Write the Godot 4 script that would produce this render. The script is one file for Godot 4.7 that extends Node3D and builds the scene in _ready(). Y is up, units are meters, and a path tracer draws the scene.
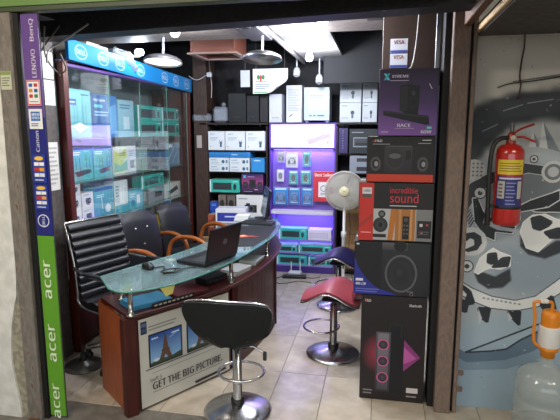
extends Node3D
# A small computer shop seen from the market corridor: x right, y up, -z into the shop, metres.

var used := {}
var mats := {}
var fonts := {}
var glyphs := {}
var print_mat: StandardMaterial3D
var gloss_mat: StandardMaterial3D

# ---------------------------------------------------------------- shape helpers
func begin() -> SurfaceTool:
	var st := SurfaceTool.new()
	st.begin(Mesh.PRIMITIVE_TRIANGLES)
	st.set_smooth_group(-1)
	return st

func tri(st: SurfaceTool, a: Vector3, b: Vector3, c: Vector3):   # a, b, c counter-clockwise seen from outside
	st.add_vertex(a); st.add_vertex(c); st.add_vertex(b)

func quad(st: SurfaceTool, a: Vector3, b: Vector3, c: Vector3, d: Vector3):
	tri(st, a, b, c); tri(st, a, c, d)

func out_tri(st: SurfaceTool, a: Vector3, b: Vector3, c: Vector3, mid: Vector3):
	if (b - a).cross(c - a).dot((a + b + c) / 3.0 - mid) < 0.0: tri(st, a, c, b)
	else: tri(st, a, b, c)

func out_quad(st: SurfaceTool, a: Vector3, b: Vector3, c: Vector3, d: Vector3, mid: Vector3):
	out_tri(st, a, b, c, mid); out_tri(st, a, c, d, mid)

func bx(st: SurfaceTool, c: Vector3, s: Vector3, bev := 0.0, t := Transform3D.IDENTITY):   # a box with chamfered edges
	st.set_smooth_group(-1)
	var h := s / 2.0
	var b: float = minf(bev, minf(h.x, minf(h.y, h.z)) * 0.9)
	var m := t * c
	var g := func(sx, sy, sz, k):
		var e := Vector3(b, b, b)
		e[k] = 0.0
		return t * (c + Vector3(sx * (h.x - e.x), sy * (h.y - e.y), sz * (h.z - e.z)))
	for k in 3:
		for s1 in [-1, 1]:
			var p := []
			for q in [[-1, -1], [1, -1], [1, 1], [-1, 1]]:
				var v := [0, 0, 0]
				v[k] = s1; v[(k + 1) % 3] = q[0]; v[(k + 2) % 3] = q[1]
				p.append(g.call(v[0], v[1], v[2], k))
			out_quad(st, p[0], p[1], p[2], p[3], m)
	if b <= 0.0: return
	for k in 3:
		var i := (k + 1) % 3
		var j := (k + 2) % 3
		for q in [[-1, -1], [1, -1], [1, 1], [-1, 1]]:
			var v := [0, 0, 0]
			v[i] = q[0]; v[j] = q[1]
			v[k] = -1
			var a = g.call(v[0], v[1], v[2], i)
			var d = g.call(v[0], v[1], v[2], j)
			v[k] = 1
			var a2 = g.call(v[0], v[1], v[2], i)
			var d2 = g.call(v[0], v[1], v[2], j)
			out_quad(st, a, d, d2, a2, m)
	for sx in [-1, 1]:
		for sy in [-1, 1]:
			for sz in [-1, 1]:
				out_tri(st, g.call(sx, sy, sz, 0), g.call(sx, sy, sz, 1), g.call(sx, sy, sz, 2), m)

func lathe(st: SurfaceTool, prof: Array, seg := 24, t := Transform3D.IDENTITY, smooth := true):   # prof: [r, y] from bottom to top along the outside
	st.set_smooth_group(0 if smooth else -1)
	for i in prof.size() - 1:
		var p = prof[i]
		var q = prof[i + 1]
		for k in seg:
			var a0 := TAU * k / seg
			var a1 := TAU * (k + 1) / seg
			var v := func(r, y, a): return t * Vector3(r * cos(a), y, r * sin(a))
			var A = v.call(p[0], p[1], a0)
			var B = v.call(p[0], p[1], a1)
			var C = v.call(q[0], q[1], a1)
			var D = v.call(q[0], q[1], a0)
			if p[0] > 1e-6: tri(st, A, C, B)
			if q[0] > 1e-6: tri(st, A, D, C)
	st.set_smooth_group(-1)

func tube(st: SurfaceTool, pts: Array, r: float, seg := 8, closed := false):
	st.set_smooth_group(0)
	var n := pts.size()
	var rings := []
	var up := Vector3.UP
	for i in n:
		var a: Vector3 = pts[(i - 1 + n) % n] if (closed or i > 0) else pts[i]
		var b: Vector3 = pts[(i + 1) % n] if (closed or i < n - 1) else pts[i]
		var d := (b - a).normalized()
		if i == 0: up = Vector3.UP if absf(d.y) < 0.9 else Vector3.RIGHT
		var s := d.cross(up).normalized()
		up = s.cross(d).normalized()
		var ring := []
		for k in seg:
			var an := TAU * k / seg
			ring.append(pts[i] + (s * cos(an) + up * sin(an)) * r)
		rings.append(ring)
	for i in (n if closed else n - 1):
		var p: Array = rings[i]
		var q: Array = rings[(i + 1) % n]
		var mid: Vector3 = (pts[i] + pts[(i + 1) % n]) / 2.0
		for k in seg:
			out_quad(st, p[k], p[(k + 1) % seg], q[(k + 1) % seg], q[k], mid)
	if not closed:
		st.set_smooth_group(-1)
		for e in [0, n - 1]:
			var mid2: Vector3 = (pts[1] if e == 0 else pts[n - 2])
			for k in range(1, seg - 1): out_tri(st, rings[e][0], rings[e][k], rings[e][k + 1], mid2)
	st.set_smooth_group(-1)

func curve(pts: Array, steps := 6) -> Array:   # Catmull-Rom through points
	var o := []
	for i in pts.size() - 1:
		var p0 = pts[max(i - 1, 0)]
		var p3 = pts[min(i + 2, pts.size() - 1)]
		for k in steps: o.append(pts[i].cubic_interpolate(pts[i + 1], p0, p3, float(k) / steps))
	o.append(pts[-1])
	return o

func prism(st: SurfaceTool, poly: Array, y0: float, y1: float):   # a plan outline (x, z) raised from y0 to y1
	st.set_smooth_group(-1)
	var pk := PackedVector2Array(poly)
	var ix := Geometry2D.triangulate_polygon(pk)
	for i in range(0, ix.size(), 3):
		var f := func(k, y): return Vector3(pk[ix[i + k]].x, y, pk[ix[i + k]].y)
		var top := [f.call(0, y1), f.call(1, y1), f.call(2, y1)]
		var c: Vector3 = (top[0] + top[1] + top[2]) / 3.0 - Vector3(0, 1, 0)
		out_tri(st, top[0], top[1], top[2], c)
		out_tri(st, f.call(0, y0), f.call(1, y0), f.call(2, y0), c + Vector3(0, 2 + y0 - y1, 0))
	var n := pk.size()
	for i in n:
		var a := pk[i]
		var b := pk[(i + 1) % n]
		var nrm := Vector2(b.y - a.y, a.x - b.x).normalized()
		if Geometry2D.is_point_in_polygon((a + b) / 2.0 + nrm * 0.0005, pk): nrm = -nrm
		var mid := Vector3((a.x + b.x) / 2 - nrm.x, (y0 + y1) / 2, (a.y + b.y) / 2 - nrm.y)
		out_quad(st, Vector3(a.x, y0, a.y), Vector3(b.x, y0, b.y), Vector3(b.x, y1, b.y), Vector3(a.x, y1, a.y), mid)

func slab_xy(st: SurfaceTool, poly: Array, z0: float, z1: float, t := Transform3D.IDENTITY):   # an outline in x, y given depth
	var s2 := begin()
	var flip := []
	for p in poly: flip.append(Vector2(p.x, -p.y))
	prism(s2, flip, z0, z1)
	var m := s2.commit()
	if m.get_surface_count() == 0: return
	var arr := m.surface_get_arrays(0)
	var v: PackedVector3Array = arr[Mesh.ARRAY_VERTEX]
	st.set_smooth_group(-1)
	for p in v: st.add_vertex(t * Vector3(p.x, -p.z, p.y))

func shell(st: SurfaceTool, f: Callable, nu: int, nv: int, thick: float):   # a padded sheet: f(u, v) with u, v in 0..1
	st.set_smooth_group(0)
	var P := []
	var Q := []
	for j in nv + 1:
		var a := []
		var b := []
		for i in nu + 1:
			var u := float(i) / nu
			var v := float(j) / nv
			var p: Vector3 = f.call(u, v)
			var e := 0.01
			var du: Vector3 = f.call(minf(u + e, 1), v) - f.call(maxf(u - e, 0), v)
			var dv: Vector3 = f.call(u, minf(v + e, 1)) - f.call(u, maxf(v - e, 0))
			var n := du.cross(dv).normalized()
			a.append(p); b.append(p - n * thick)
		P.append(a); Q.append(b)
	for j in nv:
		for i in nu:
			quad(st, P[j][i], P[j][i + 1], P[j + 1][i + 1], P[j + 1][i])
			quad(st, Q[j][i], Q[j + 1][i], Q[j + 1][i + 1], Q[j][i + 1])
	st.set_smooth_group(-1)
	for j in nv:
		quad(st, P[j][0], P[j + 1][0], Q[j + 1][0], Q[j][0])
		quad(st, P[j][nu], Q[j][nu], Q[j + 1][nu], P[j + 1][nu])
	for i in nu:
		quad(st, P[0][i], Q[0][i], Q[0][i + 1], P[0][i + 1])
		quad(st, P[nv][i], P[nv][i + 1], Q[nv][i + 1], Q[nv][i])

# ---------------------------------------------------------------- naming
func numbered(called: String) -> String:
	var n: int = used.get(called, -1) + 1
	used[called] = n
	return called if n == 0 else "%s_%03d" % [called, n]

func tag(o: Node, label: String, category: String, group := "") -> Node:
	o.set_meta("label", label)
	o.set_meta("category", category)
	if group != "": o.set_meta("group", group)
	return o

func thing(called: String, label: String, category: String, at := Vector3.ZERO, turn := 0.0, group := "") -> Node3D:
	var o := Node3D.new()
	o.name = numbered(called)
	add_child(o)
	o.position = at
	o.rotation.y = turn
	tag(o, label, category, group)
	return o

func obj(called: String, st: SurfaceTool, m: Material, parent: Node = null) -> MeshInstance3D:
	st.generate_normals()
	var o := MeshInstance3D.new()
	o.mesh = st.commit()
	o.material_override = m
	o.name = numbered(called) if parent == null else called
	(self if parent == null else parent).add_child(o, true)
	return o

func part(called: String, parent: Node, m: Material, c: Vector3, s: Vector3, bev := 0.003) -> MeshInstance3D:
	var st := begin()
	bx(st, c, s, bev)
	return obj(called, st, m, parent)

func struct(called: String, st: SurfaceTool, m: Material) -> MeshInstance3D:
	var o := obj(called, st, m)
	o.set_meta("kind", "structure")
	return o

func sbox(called: String, m: Material, a: Vector3, b: Vector3, bev := 0.0) -> MeshInstance3D:   # a piece of the setting between two corners
	var st := begin()
	bx(st, (a + b) / 2.0, (b - a).abs(), bev)
	return struct(called, st, m)

# ---------------------------------------------------------------- materials
func C(h: String) -> Color: return Color.html(h)

func mat(h: String, rough := 0.6, metal := 0.0, coat := 0.0) -> StandardMaterial3D:
	var key := "%s|%s|%s|%s" % [h, rough, metal, coat]
	if not mats.has(key):
		var m := StandardMaterial3D.new()
		m.albedo_color = C(h); m.roughness = rough; m.metallic = metal
		if coat > 0.0:
			m.clearcoat_enabled = true; m.clearcoat = coat; m.clearcoat_roughness = 0.1
		mats[key] = m
	return mats[key]

func noise_mat(c0: String, c1: String, freq: float, scale: Vector3, rough := 0.7, bump := 0.0, metal := 0.0, seed_ := 1, c2 := "") -> StandardMaterial3D:
	var n := FastNoiseLite.new()
	n.seed = seed_; n.frequency = freq; n.fractal_octaves = 5
	var g := Gradient.new()
	g.set_color(0, C(c0)); g.set_color(1, C(c1))
	g.set_offset(0, 0.25); g.set_offset(1, 0.75)
	if c2 != "": g.add_point(0.9, C(c2))
	var t := NoiseTexture2D.new()
	t.width = 384; t.height = 384; t.seamless = true; t.noise = n; t.color_ramp = g
	var m := StandardMaterial3D.new()
	m.albedo_texture = t; m.roughness = rough; m.metallic = metal
	m.uv1_triplanar = true; m.uv1_world_triplanar = true; m.uv1_scale = scale
	if bump > 0.0:
		m.heightmap_enabled = true; m.heightmap_scale = bump; m.heightmap_texture = t
	return m

func glow(h: String, e: float) -> StandardMaterial3D:
	var m := StandardMaterial3D.new()
	m.albedo_color = C(h); m.emission_enabled = true; m.emission = C(h); m.emission_energy_multiplier = e
	return m

func pane_mat(h: String, alpha: float, rough := 0.02) -> StandardMaterial3D:
	var m := StandardMaterial3D.new()
	m.transparency = BaseMaterial3D.TRANSPARENCY_ALPHA
	var c := C(h)
	c.a = alpha
	m.albedo_color = c; m.roughness = rough
	return m

# ---------------------------------------------------------------- flat print (ink laid on a face)
class Ink:
	var st: SurfaceTool
	var w := 1.0
	var h := 1.0
	var k := 0
	var host
	func _init(w_: float, h_: float, host_):
		w = w_; h = h_; host = host_
		st = SurfaceTool.new()
		st.begin(Mesh.PRIMITIVE_TRIANGLES)
	func put(u: float, v: float, col: Color):
		st.set_normal(Vector3(0, 0, 1)); st.set_color(col.srgb_to_linear())
		st.add_vertex(Vector3((u - 0.5) * w, (0.5 - v) * h, k * 0.00015))
	func rect(u0: float, v0: float, u1: float, v1: float, a: String, b := ""):
		k += 1
		var ca := Color.html(a)
		var cb := Color.html(b) if b != "" else ca
		for q in [[u0, v0, ca], [u1, v0, ca], [u1, v1, cb], [u0, v0, ca], [u1, v1, cb], [u0, v1, cb]]: put(q[0], q[1], q[2])
	func hrect(u0: float, v0: float, u1: float, v1: float, a: String, b: String):
		k += 1
		var ca := Color.html(a)
		var cb := Color.html(b)
		for q in [[u0, v0, ca], [u1, v0, cb], [u1, v1, cb], [u0, v0, ca], [u1, v1, cb], [u0, v1, ca]]: put(q[0], q[1], q[2])
	func ell(cu: float, cv: float, ru: float, rv: float, a: String, b := "", n := 24):
		k += 1
		var ca := Color.html(a)
		var cb := Color.html(b) if b != "" else ca
		for i in n:
			var p := TAU * i / n
			var q := TAU * (i + 1) / n
			put(cu, cv, ca); put(cu + ru * cos(p), cv + rv * sin(p), cb); put(cu + ru * cos(q), cv + rv * sin(q), cb)
	func dot(cu: float, cv: float, r: float, a: String, b := ""): ell(cu, cv, r / w, r / h, a, b)   # r in metres
	func ring(cu: float, cv: float, r: float, t: float, a: String, n := 24):
		k += 1
		var c := Color.html(a)
		for i in n:
			var p := TAU * i / n
			var q := TAU * (i + 1) / n
			var f := func(an, rr): put(cu + rr / w * cos(an), cv + rr / h * sin(an), c)
			f.call(p, r); f.call(q, r); f.call(q, r - t); f.call(p, r); f.call(q, r - t); f.call(p, r - t)
	func oval(cu: float, cv: float, rx: float, ry: float, t: float, a: String, n := 28):   # an oval line, radii in metres
		k += 1
		var c := Color.html(a)
		for i in n:
			var p := TAU * i / n
			var q := TAU * (i + 1) / n
			var f := func(an, e): put(cu + (rx - e) / w * cos(an), cv + (ry - e) / h * sin(an), c)
			f.call(p, 0.0); f.call(q, 0.0); f.call(q, t); f.call(p, 0.0); f.call(q, t); f.call(p, t)
	func poly(pts: Array, a: String):
		k += 1
		var pk := PackedVector2Array()
		for i in range(0, pts.size(), 2): pk.append(Vector2(pts[i], pts[i + 1]))
		var ix := Geometry2D.triangulate_polygon(pk)
		for i in range(0, ix.size(), 3):
			var A := pk[ix[i]]
			var B := pk[ix[i + 1]]
			var D := pk[ix[i + 2]]
			var turned := (B - A).cross(D - A) < 0.0
			for q in ([A, D, B] if turned else [A, B, D]): put(q.x, q.y, Color.html(a))
	func stroke(u0: float, v0: float, u1: float, v1: float, t: float, a: String):   # t in metres
		var d := Vector2((u1 - u0) * w, (v1 - v0) * h).normalized()
		var nx := -d.y * t / 2 / w
		var ny := d.x * t / 2 / h
		poly([u0 + nx, v0 + ny, u1 + nx, v1 + ny, u1 - nx, v1 - ny, u0 - nx, v0 - ny], a)
	func lines(u0: float, v0: float, u1: float, v1: float, n: int, a: String):   # a block of print too small to read
		for i in n:
			var v := v0 + (v1 - v0) * (i + 0.25) / n
			var e := u1 - (u1 - u0) * (0.3 if i % 3 == 2 else 0.08 * (i % 2))
			rect(u0, v, e, v + (v1 - v0) * 0.45 / n, a)
	func text(s: String, u0: float, v0: float, u1: float, v1: float, a: String, face := "Droid Sans", bold := true, turn := 0):
		if bold:   # a heavier cut of the same letters
			var e := (0.03 * absf(u1 - u0) if turn == 1 else 0.03 * absf(v1 - v0) * h / w)
			for d in [-1, 1]:
				if turn == 1: text(s, u0, v0 + d * e * w / h, u1, v1 + d * e * w / h, a, face, false, turn)
				else: text(s, u0 + d * e, v0, u1 + d * e, v1, a, face, false, turn)
			return
		k += 1
		var g: Array = host.glyph(s, face, bold)
		var v: PackedVector3Array = g[0]
		var lo: Vector2 = g[2]
		var hi: Vector2 = g[3]
		var col := Color.html(a)
		for i in g[1]:
			var x := (v[i].x - lo.x) / (hi.x - lo.x)
			var y := (v[i].y - lo.y) / (hi.y - lo.y)
			if turn == 1: put(u0 + (1.0 - y) * (u1 - u0), v1 + (v0 - v1) * x, col)   # reads upwards
			else: put(u0 + x * (u1 - u0), v1 + (v0 - v1) * y, col)

func glyph(s: String, face: String, bold: bool) -> Array:
	var key := s + face + str(bold)
	if not glyphs.has(key):
		if not fonts.has(face + str(bold)):
			var f := SystemFont.new()
			f.font_names = PackedStringArray([face])
			f.font_weight = 700 if bold else 400
			fonts[face + str(bold)] = f
		var tm := TextMesh.new()
		tm.font = fonts[face + str(bold)]
		tm.text = s; tm.depth = 0.0; tm.font_size = 48; tm.curve_step = 2.0
		var arr := tm.get_mesh_arrays()
		var v: PackedVector3Array = arr[Mesh.ARRAY_VERTEX]
		var ix: PackedInt32Array = arr[Mesh.ARRAY_INDEX]
		var lo := Vector2(1e9, 1e9)
		var hi := -lo
		for p in v:
			lo = lo.min(Vector2(p.x, p.y)); hi = hi.max(Vector2(p.x, p.y))
		glyphs[key] = [v, ix, lo, hi]
	return glyphs[key]

func printed(ink: Ink, parent: Node, at: Vector3, turn := Vector3.ZERO, called := "print", m: Material = null) -> MeshInstance3D:
	var o := MeshInstance3D.new()
	o.mesh = ink.st.commit()
	o.material_override = m if m else print_mat
	o.name = called
	parent.add_child(o, true)
	o.position = at
	o.rotation = turn
	return o

# a carton: its base centre at `at`, its printed face towards local +z
func carton(called: String, label: String, at: Vector3, size: Vector3, turn: float, body: String, art, group := "", category := "box", m: Material = null) -> Node3D:
	var t := thing(called, label, category, at, turn, group)
	part("body", t, m if m else mat(body, 0.55), Vector3(0, size.y / 2, 0), size, 0.0025)
	# the lid seam and a strip of tape on top
	part("tape", t, mat("b9a883", 0.35), Vector3(0, size.y - 0.0003, 0), Vector3(size.x * 0.98, 0.001, minf(0.045, size.z * 0.4)), 0.0)
	if art:
		var ink := Ink.new(size.x * 0.985, size.y * 0.985, self)
		art.call(ink)
		printed(ink, t, Vector3(0, size.y / 2, size.z / 2 + 0.0004))
	return t

# ---------------------------------------------------------------- what is printed on the goods
func art_router(k: Ink, base: String, base2: String, dark: String):
	k.rect(0, 0, 1, 1, base, base2)
	k.rect(0, 0, 1, 0.07, "4a3f9a")
	k.lines(0.08, 0.12, 0.5, 0.25, 2, "eefafa")
	for u in [0.3, 0.45, 0.72, 0.86]: k.stroke(u, 0.32, u + 0.02, 0.72, 0.006, dark)
	k.poly([0.22, 0.74, 0.88, 0.68, 0.95, 0.8, 0.35, 0.9], dark)

func art_keyboard(k: Ink, base: String, key: String):
	k.rect(0, 0, 1, 1, base)
	k.rect(0, 0, 0.045, 1, "e8f4f2")
	k.rect(0.11, 0.24, 0.74, 0.8, key)
	for r in 4:
		for c in 12: k.rect(0.125 + c * 0.05, 0.29 + r * 0.12, 0.165 + c * 0.05, 0.37 + r * 0.12, "43484c")
	k.ell(0.86, 0.55, 0.055, 0.24, key)
	k.lines(0.8, 0.1, 0.96, 0.2, 1, "f4ffff")

func art_camera_white(k: Ink):
	k.rect(0, 0, 1, 1, "ecedf1")
	k.lines(0.1, 0.08, 0.6, 0.2, 2, "8d93a8")
	k.rect(0.32, 0.35, 0.75, 0.72, "23262e")
	k.ell(0.42, 0.53, 0.12, 0.15, "6d7480"); k.ell(0.42, 0.53, 0.07, 0.09, "14161a")
	k.ell(0.68, 0.53, 0.11, 0.14, "3a3e48"); k.ell(0.68, 0.53, 0.05, 0.07, "9aa0ac")
	k.rect(0.4, 0.72, 0.65, 0.8, "34373f")

func art_white_router(k: Ink):
	k.rect(0, 0, 1, 1, "e6ebf0")
	k.text("AX23", 0.12, 0.1, 0.4, 0.2, "8fb3c2")
	k.lines(0.12, 0.3, 0.62, 0.5, 3, "b3bcc6")
	k.ell(0.78, 0.62, 0.08, 0.07, "47667a"); k.rect(0.72, 0.64, 0.84, 0.84, "47667a"); k.stroke(0.7, 0.48, 0.75, 0.64, 0.006, "47667a"); k.stroke(0.86, 0.48, 0.81, 0.64, 0.006, "47667a")
	k.rect(0.1, 0.8, 0.16, 0.84, "9a8a6a")

func art_speakers(k: Ink):   # two satellites round a sub-woofer
	k.rect(0.37, 0.28, 0.66, 0.72, "2a2a30")
	k.ell(0.51, 0.5, 0.11, 0.17, "46464e", "1c1c20"); k.ell(0.51, 0.5, 0.05, 0.08, "0e0e10")
	for u in [0.18, 0.85]:
		k.rect(u - 0.1, 0.42, u + 0.1, 0.72, "232328")
		k.ell(u, 0.57, 0.07, 0.11, "55555c", "2a2a2e")

func art_headset(k: Ink, base: String, base2: String, ink: String):
	k.rect(0, 0, 1, 1, base, base2)
	k.rect(0.1, 0.04, 0.9, 0.13, "dfeaf2")
	k.ring(0.5, 0.55, k.w * 0.27, k.w * 0.06, ink)
	k.ell(0.25, 0.64, 0.1, 0.14, ink); k.ell(0.75, 0.64, 0.1, 0.14, ink)
	k.lines(0.15, 0.86, 0.85, 0.95, 1, "dceaf4")

func art_mouse(k: Ink, base: String, ink: String):
	k.rect(0, 0, 1, 1, base)
	k.rect(0.08, 0.04, 0.92, 0.16, "e9f6f4")
	k.ell(0.5, 0.52, 0.24, 0.26, ink, "16181c"); k.stroke(0.5, 0.28, 0.5, 0.48, 0.003, "66707a")
	k.lines(0.2, 0.84, 0.8, 0.94, 1, "e9f6f4")

func art_drawing(k: Ink, base: String, ink: String):   # a printer or recorder in outline
	k.rect(0, 0, 1, 1, base)
	k.lines(0.08, 0.1, 0.5, 0.18, 1, ink)
	k.rect(0.14, 0.34, 0.86, 0.74, ink)
	k.rect(0.17, 0.38, 0.83, 0.7, "3c4046")
	k.rect(0.22, 0.56, 0.78, 0.66, "202226")

# ---------------------------------------------------------------- furniture
func stool(label: String, at: Vector3, turn: float, seat_h: float, cover: Material, kind: int, group: String) -> Node3D:
	var t := thing("bar_stool", label, "stool", at, turn, group)
	var chrome := mat("d6d6d8", 0.24, 1.0)
	var st := begin()
	lathe(st, [[0.0, 0.0], [0.192, 0.0], [0.195, 0.012], [0.18, 0.022], [0.1, 0.035], [0.045, 0.05], [0.0, 0.052]], 40)
	obj("base", st, chrome, t)
	st = begin()
	lathe(st, [[0.033, 0.04], [0.034, 0.07], [0.026, 0.075], [0.026, seat_h * 0.8], [0.0, seat_h * 0.8]], 20)
	obj("column", st, chrome, t)
	st = begin()
	lathe(st, [[0.038, 0.045], [0.04, 0.08], [0.03, 0.085]], 20)
	obj("collar", st, mat("141416", 0.4), t)
	st = begin()
	lathe(st, [[0.02, seat_h * 0.7], [0.02, seat_h - 0.05], [0.0, seat_h - 0.05]], 16)
	obj("gas_lift", st, mat("2a2b2e", 0.3, 0.6), t)
	st = begin()
	var loop := []
	for i in 28:
		var a := TAU * i / 28
		loop.append(Vector3(0.135 * sin(a), 0.2, 0.09 + 0.125 * cos(a)))
	tube(st, loop, 0.0085, 8, true)
	obj("foot_ring", st, chrome, t)
	st = begin()
	tube(st, [Vector3(-0.02, seat_h - 0.07, 0.0), Vector3(-0.1, seat_h - 0.075, 0.0), Vector3(-0.15, seat_h - 0.105, 0.0)], 0.006)
	var lv := obj("lever", st, chrome, t)
	st = begin()
	bx(st, Vector3(-0.16, seat_h - 0.125, 0), Vector3(0.022, 0.055, 0.014), 0.005)
	obj("grip", st, mat("3a3c40", 0.5), lv)
	part("seat_bracket", t, mat("1b1b1d", 0.4, 0.5), Vector3(0, seat_h - 0.052, 0), Vector3(0.14, 0.02, 0.14), 0.004)
	var rim := []
	if kind == 0:   # a scoop: the seat runs up into a wide low back
		var f := func(u, v):   # the pad
			var x: float = 2.0 * u - 1.0
			var q: float = 2.0 * v - 1.0
			var w: float = 0.195 * sqrt(maxf(1.0 - pow(absf(q), 4.0) * 0.75, 0.02))
			return Vector3(x * w, seat_h + 0.045 + 0.02 * x * x - 0.05 * pow(maxf(-q, 0.0), 3.0), 0.02 - q * 0.19)
		st = begin()
		shell(st, f, 16, 18, 0.035)
		obj("seat", st, cover, t)
		var ring := []
		for i in 17: ring.append(f.call(float(i) / 16, 0.0) + Vector3(0, -0.026, 0))
		for i in range(1, 19): ring.append(f.call(1.0, float(i) / 18) + Vector3(0, -0.026, 0))
		for i in range(1, 17): ring.append(f.call(1.0 - float(i) / 16, 1.0) + Vector3(0, -0.026, 0))
		for i in range(1, 18): ring.append(f.call(0.0, 1.0 - float(i) / 18) + Vector3(0, -0.026, 0))
		st = begin()
		tube(st, ring, 0.006, 6, true)
		obj("seat_trim", st, chrome, t)
		var g0 := func(u, v):   # half-moon back, widest near its top
			var x: float = 2.0 * u - 1.0
			var w: float = 0.236 * sqrt(maxf(1.0 - pow(1.0 - minf(v / 0.82, 1.0), 2.0) * 0.93, 0.01)) - 0.016 * smoothstep(0.82, 1.0, v)
			return Vector3(x * w, seat_h + 0.005 + 0.255 * v - 0.02 * pow(absf(x), 4.0) * smoothstep(0.7, 1.0, v), -0.165 - 0.05 * v + 0.03 * x * x)
		st = begin()
		shell(st, g0, 18, 20, 0.03)
		obj("backrest", st, cover, t)
		for i in 21: rim.append(g0.call(0.0, float(i) / 20) + Vector3(-0.002, 0, -0.015))
		for i in range(1, 19): rim.append(g0.call(float(i) / 18, 1.0) + Vector3(0, 0.002, -0.015))
		for i in range(1, 21): rim.append(g0.call(1.0, 1.0 - float(i) / 20) + Vector3(0.002, 0, -0.015))
	else:           # a saddle: a humped pad with drooping front and a small back piece
		var g := func(u, v):
			var s: float = 2.0 * u - 1.0      # across
			var q: float = 2.0 * v - 1.0      # front (-1) to back (+1)
			var w: float = 0.195 * sqrt(maxf(1.0 - pow(absf(q), 3.0) * 0.55, 0.02))
			var hump: float = 0.085 * pow(cos(clampf((q - 0.05) * 1.35, -1.5, 1.5)), 2.0)
			return Vector3(s * w, seat_h + hump - 0.035 * s * s - 0.012 * absf(q), -q * 0.205)
		st = begin()
		shell(st, g, 16, 18, 0.03)
		obj("seat", st, cover, t)
		for i in 17: rim.append(g.call(float(i) / 16, 0.0) + Vector3(0, -0.022, 0))
		for i in range(1, 19): rim.append(g.call(1.0, float(i) / 18) + Vector3(0, -0.022, 0))
		for i in range(1, 17): rim.append(g.call(1.0 - float(i) / 16, 1.0) + Vector3(0, -0.022, 0))
		for i in range(1, 18): rim.append(g.call(0.0, 1.0 - float(i) / 18) + Vector3(0, -0.022, 0))
		st = begin()
		var b := func(u, v):
			var s: float = 2.0 * u - 1.0
			var w: float = 0.15 * sqrt(maxf(1.0 - pow(absf(2.0 * v - 1.0), 2.5) * 0.6, 0.02))
			return Vector3(s * w, seat_h + 0.0 + v * 0.13, -0.2 - 0.035 * v + 0.05 * s * s)
		shell(st, b, 12, 8, 0.028)
		obj("backrest", st, cover, t)
	st = begin()
	tube(st, rim, 0.006, 6, kind == 1)
	obj("trim", st, chrome, t)
	return t

func caster_base(t: Node3D, m: Material, r := 0.28):
	var black := mat("131315", 0.4)
	for i in 5:
		var a := TAU * i / 5 + 0.35
		var d := Vector3(cos(a), 0, sin(a))
		var st := begin()
		tube(st, [Vector3(0, 0.13, 0), d * r * 0.5 + Vector3(0, 0.115, 0), d * r + Vector3(0, 0.085, 0)], 0.018)
		var arm := obj("base_arm", st, m, t)
		st = begin()
		var side := Vector3(-d.z, 0, d.x)
		for s in [-1, 1]:
			var tr := Transform3D(Basis(d, side, d.cross(side)), d * r + Vector3(0, 0.0275, 0) + side * 0.014 * s)
			lathe(st, [[0.0, -0.009], [0.02, -0.009], [0.0275, -0.004], [0.0275, 0.004], [0.02, 0.009], [0.0, 0.009]], 16, tr)
		bx(st, d * r + Vector3(0, 0.062, 0), Vector3(0.03, 0.03, 0.03), 0.006)
		obj("caster", st, black, arm)
	var st2 := begin()
	lathe(st2, [[0.03, 0.09], [0.032, 0.18], [0.02, 0.19], [0.02, 0.4], [0.0, 0.4]], 16)
	obj("gas_lift", st2, black, t)

func office_chair(label: String, at: Vector3, turn: float):   # ribbed leather back in a chrome frame; faces local +z
	var t := thing("office_chair", label, "chair", at, turn)
	var leather := mat("15171c", 0.38)
	var chrome := mat("cfd0d2", 0.15, 1.0)
	caster_base(t, chrome)
	var st := begin()
	var seat := func(u, v): return Vector3((u - 0.5) * 0.44, 0.45 + 0.012 * absf(sin(v * PI * 5.0)) - 0.05 * pow(1.0 - v, 4.0), 0.25 - 0.46 * v)
	shell(st, seat, 4, 40, 0.05)
	obj("seat", st, leather, t)
	var path := func(v): return Vector3(0, 0.44 + 0.53 * v, -0.2 - 0.1 * v + 0.03 * sin(v * PI))
	for i in 9:   # each padded rib of the back
		st = begin()
		var v0 := 0.03 + i * 0.108
		var rib := func(u, v):
			var p: Vector3 = path.call(v0 + v * 0.104)
			return p + Vector3((u - 0.5) * 0.43, 0, 0.018 * sqrt(maxf(sin(v * PI), 0.0)))
		shell(st, rib, 4, 7, 0.022)
		obj("rib", st, leather, t)
	for s in [-1, 1]:
		st = begin()
		var pts := []
		for i in 11: pts.append(path.call(i / 10.0) + Vector3(s * 0.225, 0.005, -0.012))
		pts.reverse()
		tube(st, curve(pts + [Vector3(s * 0.225, 0.405, -0.12), Vector3(s * 0.225, 0.4, 0.22)], 3), 0.011)
		obj("side_rail", st, chrome, t)
		st = begin()
		tube(st, curve([Vector3(s * 0.235, 0.68, -0.22), Vector3(s * 0.27, 0.665, -0.05), Vector3(s * 0.275, 0.655, 0.14), Vector3(s * 0.27, 0.6, 0.2), Vector3(s * 0.24, 0.41, 0.12)], 5), 0.012)
		var arm := obj("armrest", st, chrome, t)
		part("pad", arm, mat("1c1d20", 0.5), Vector3(s * 0.274, 0.674, 0.03), Vector3(0.04, 0.018, 0.2), 0.006)
		if s == 1: part("tag", arm, mat("e6d79a", 0.6), Vector3(0.27, 0.68, 0.17), Vector3(0.055, 0.012, 0.05), 0.003)
	st = begin()
	tube(st, [path.call(1.0) + Vector3(-0.225, 0.005, -0.012), path.call(1.0) + Vector3(0.225, 0.005, -0.012)], 0.011)
	obj("top_rail", st, chrome, t)
	st = begin()
	tube(st, [Vector3(-0.225, 0.405, 0.0), Vector3(0.225, 0.405, 0.0)], 0.012)
	bx(st, Vector3(0, 0.4, 0), Vector3(0.16, 0.05, 0.2), 0.01)
	obj("seat_frame", st, mat("202124", 0.4, 0.6), t)

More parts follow.
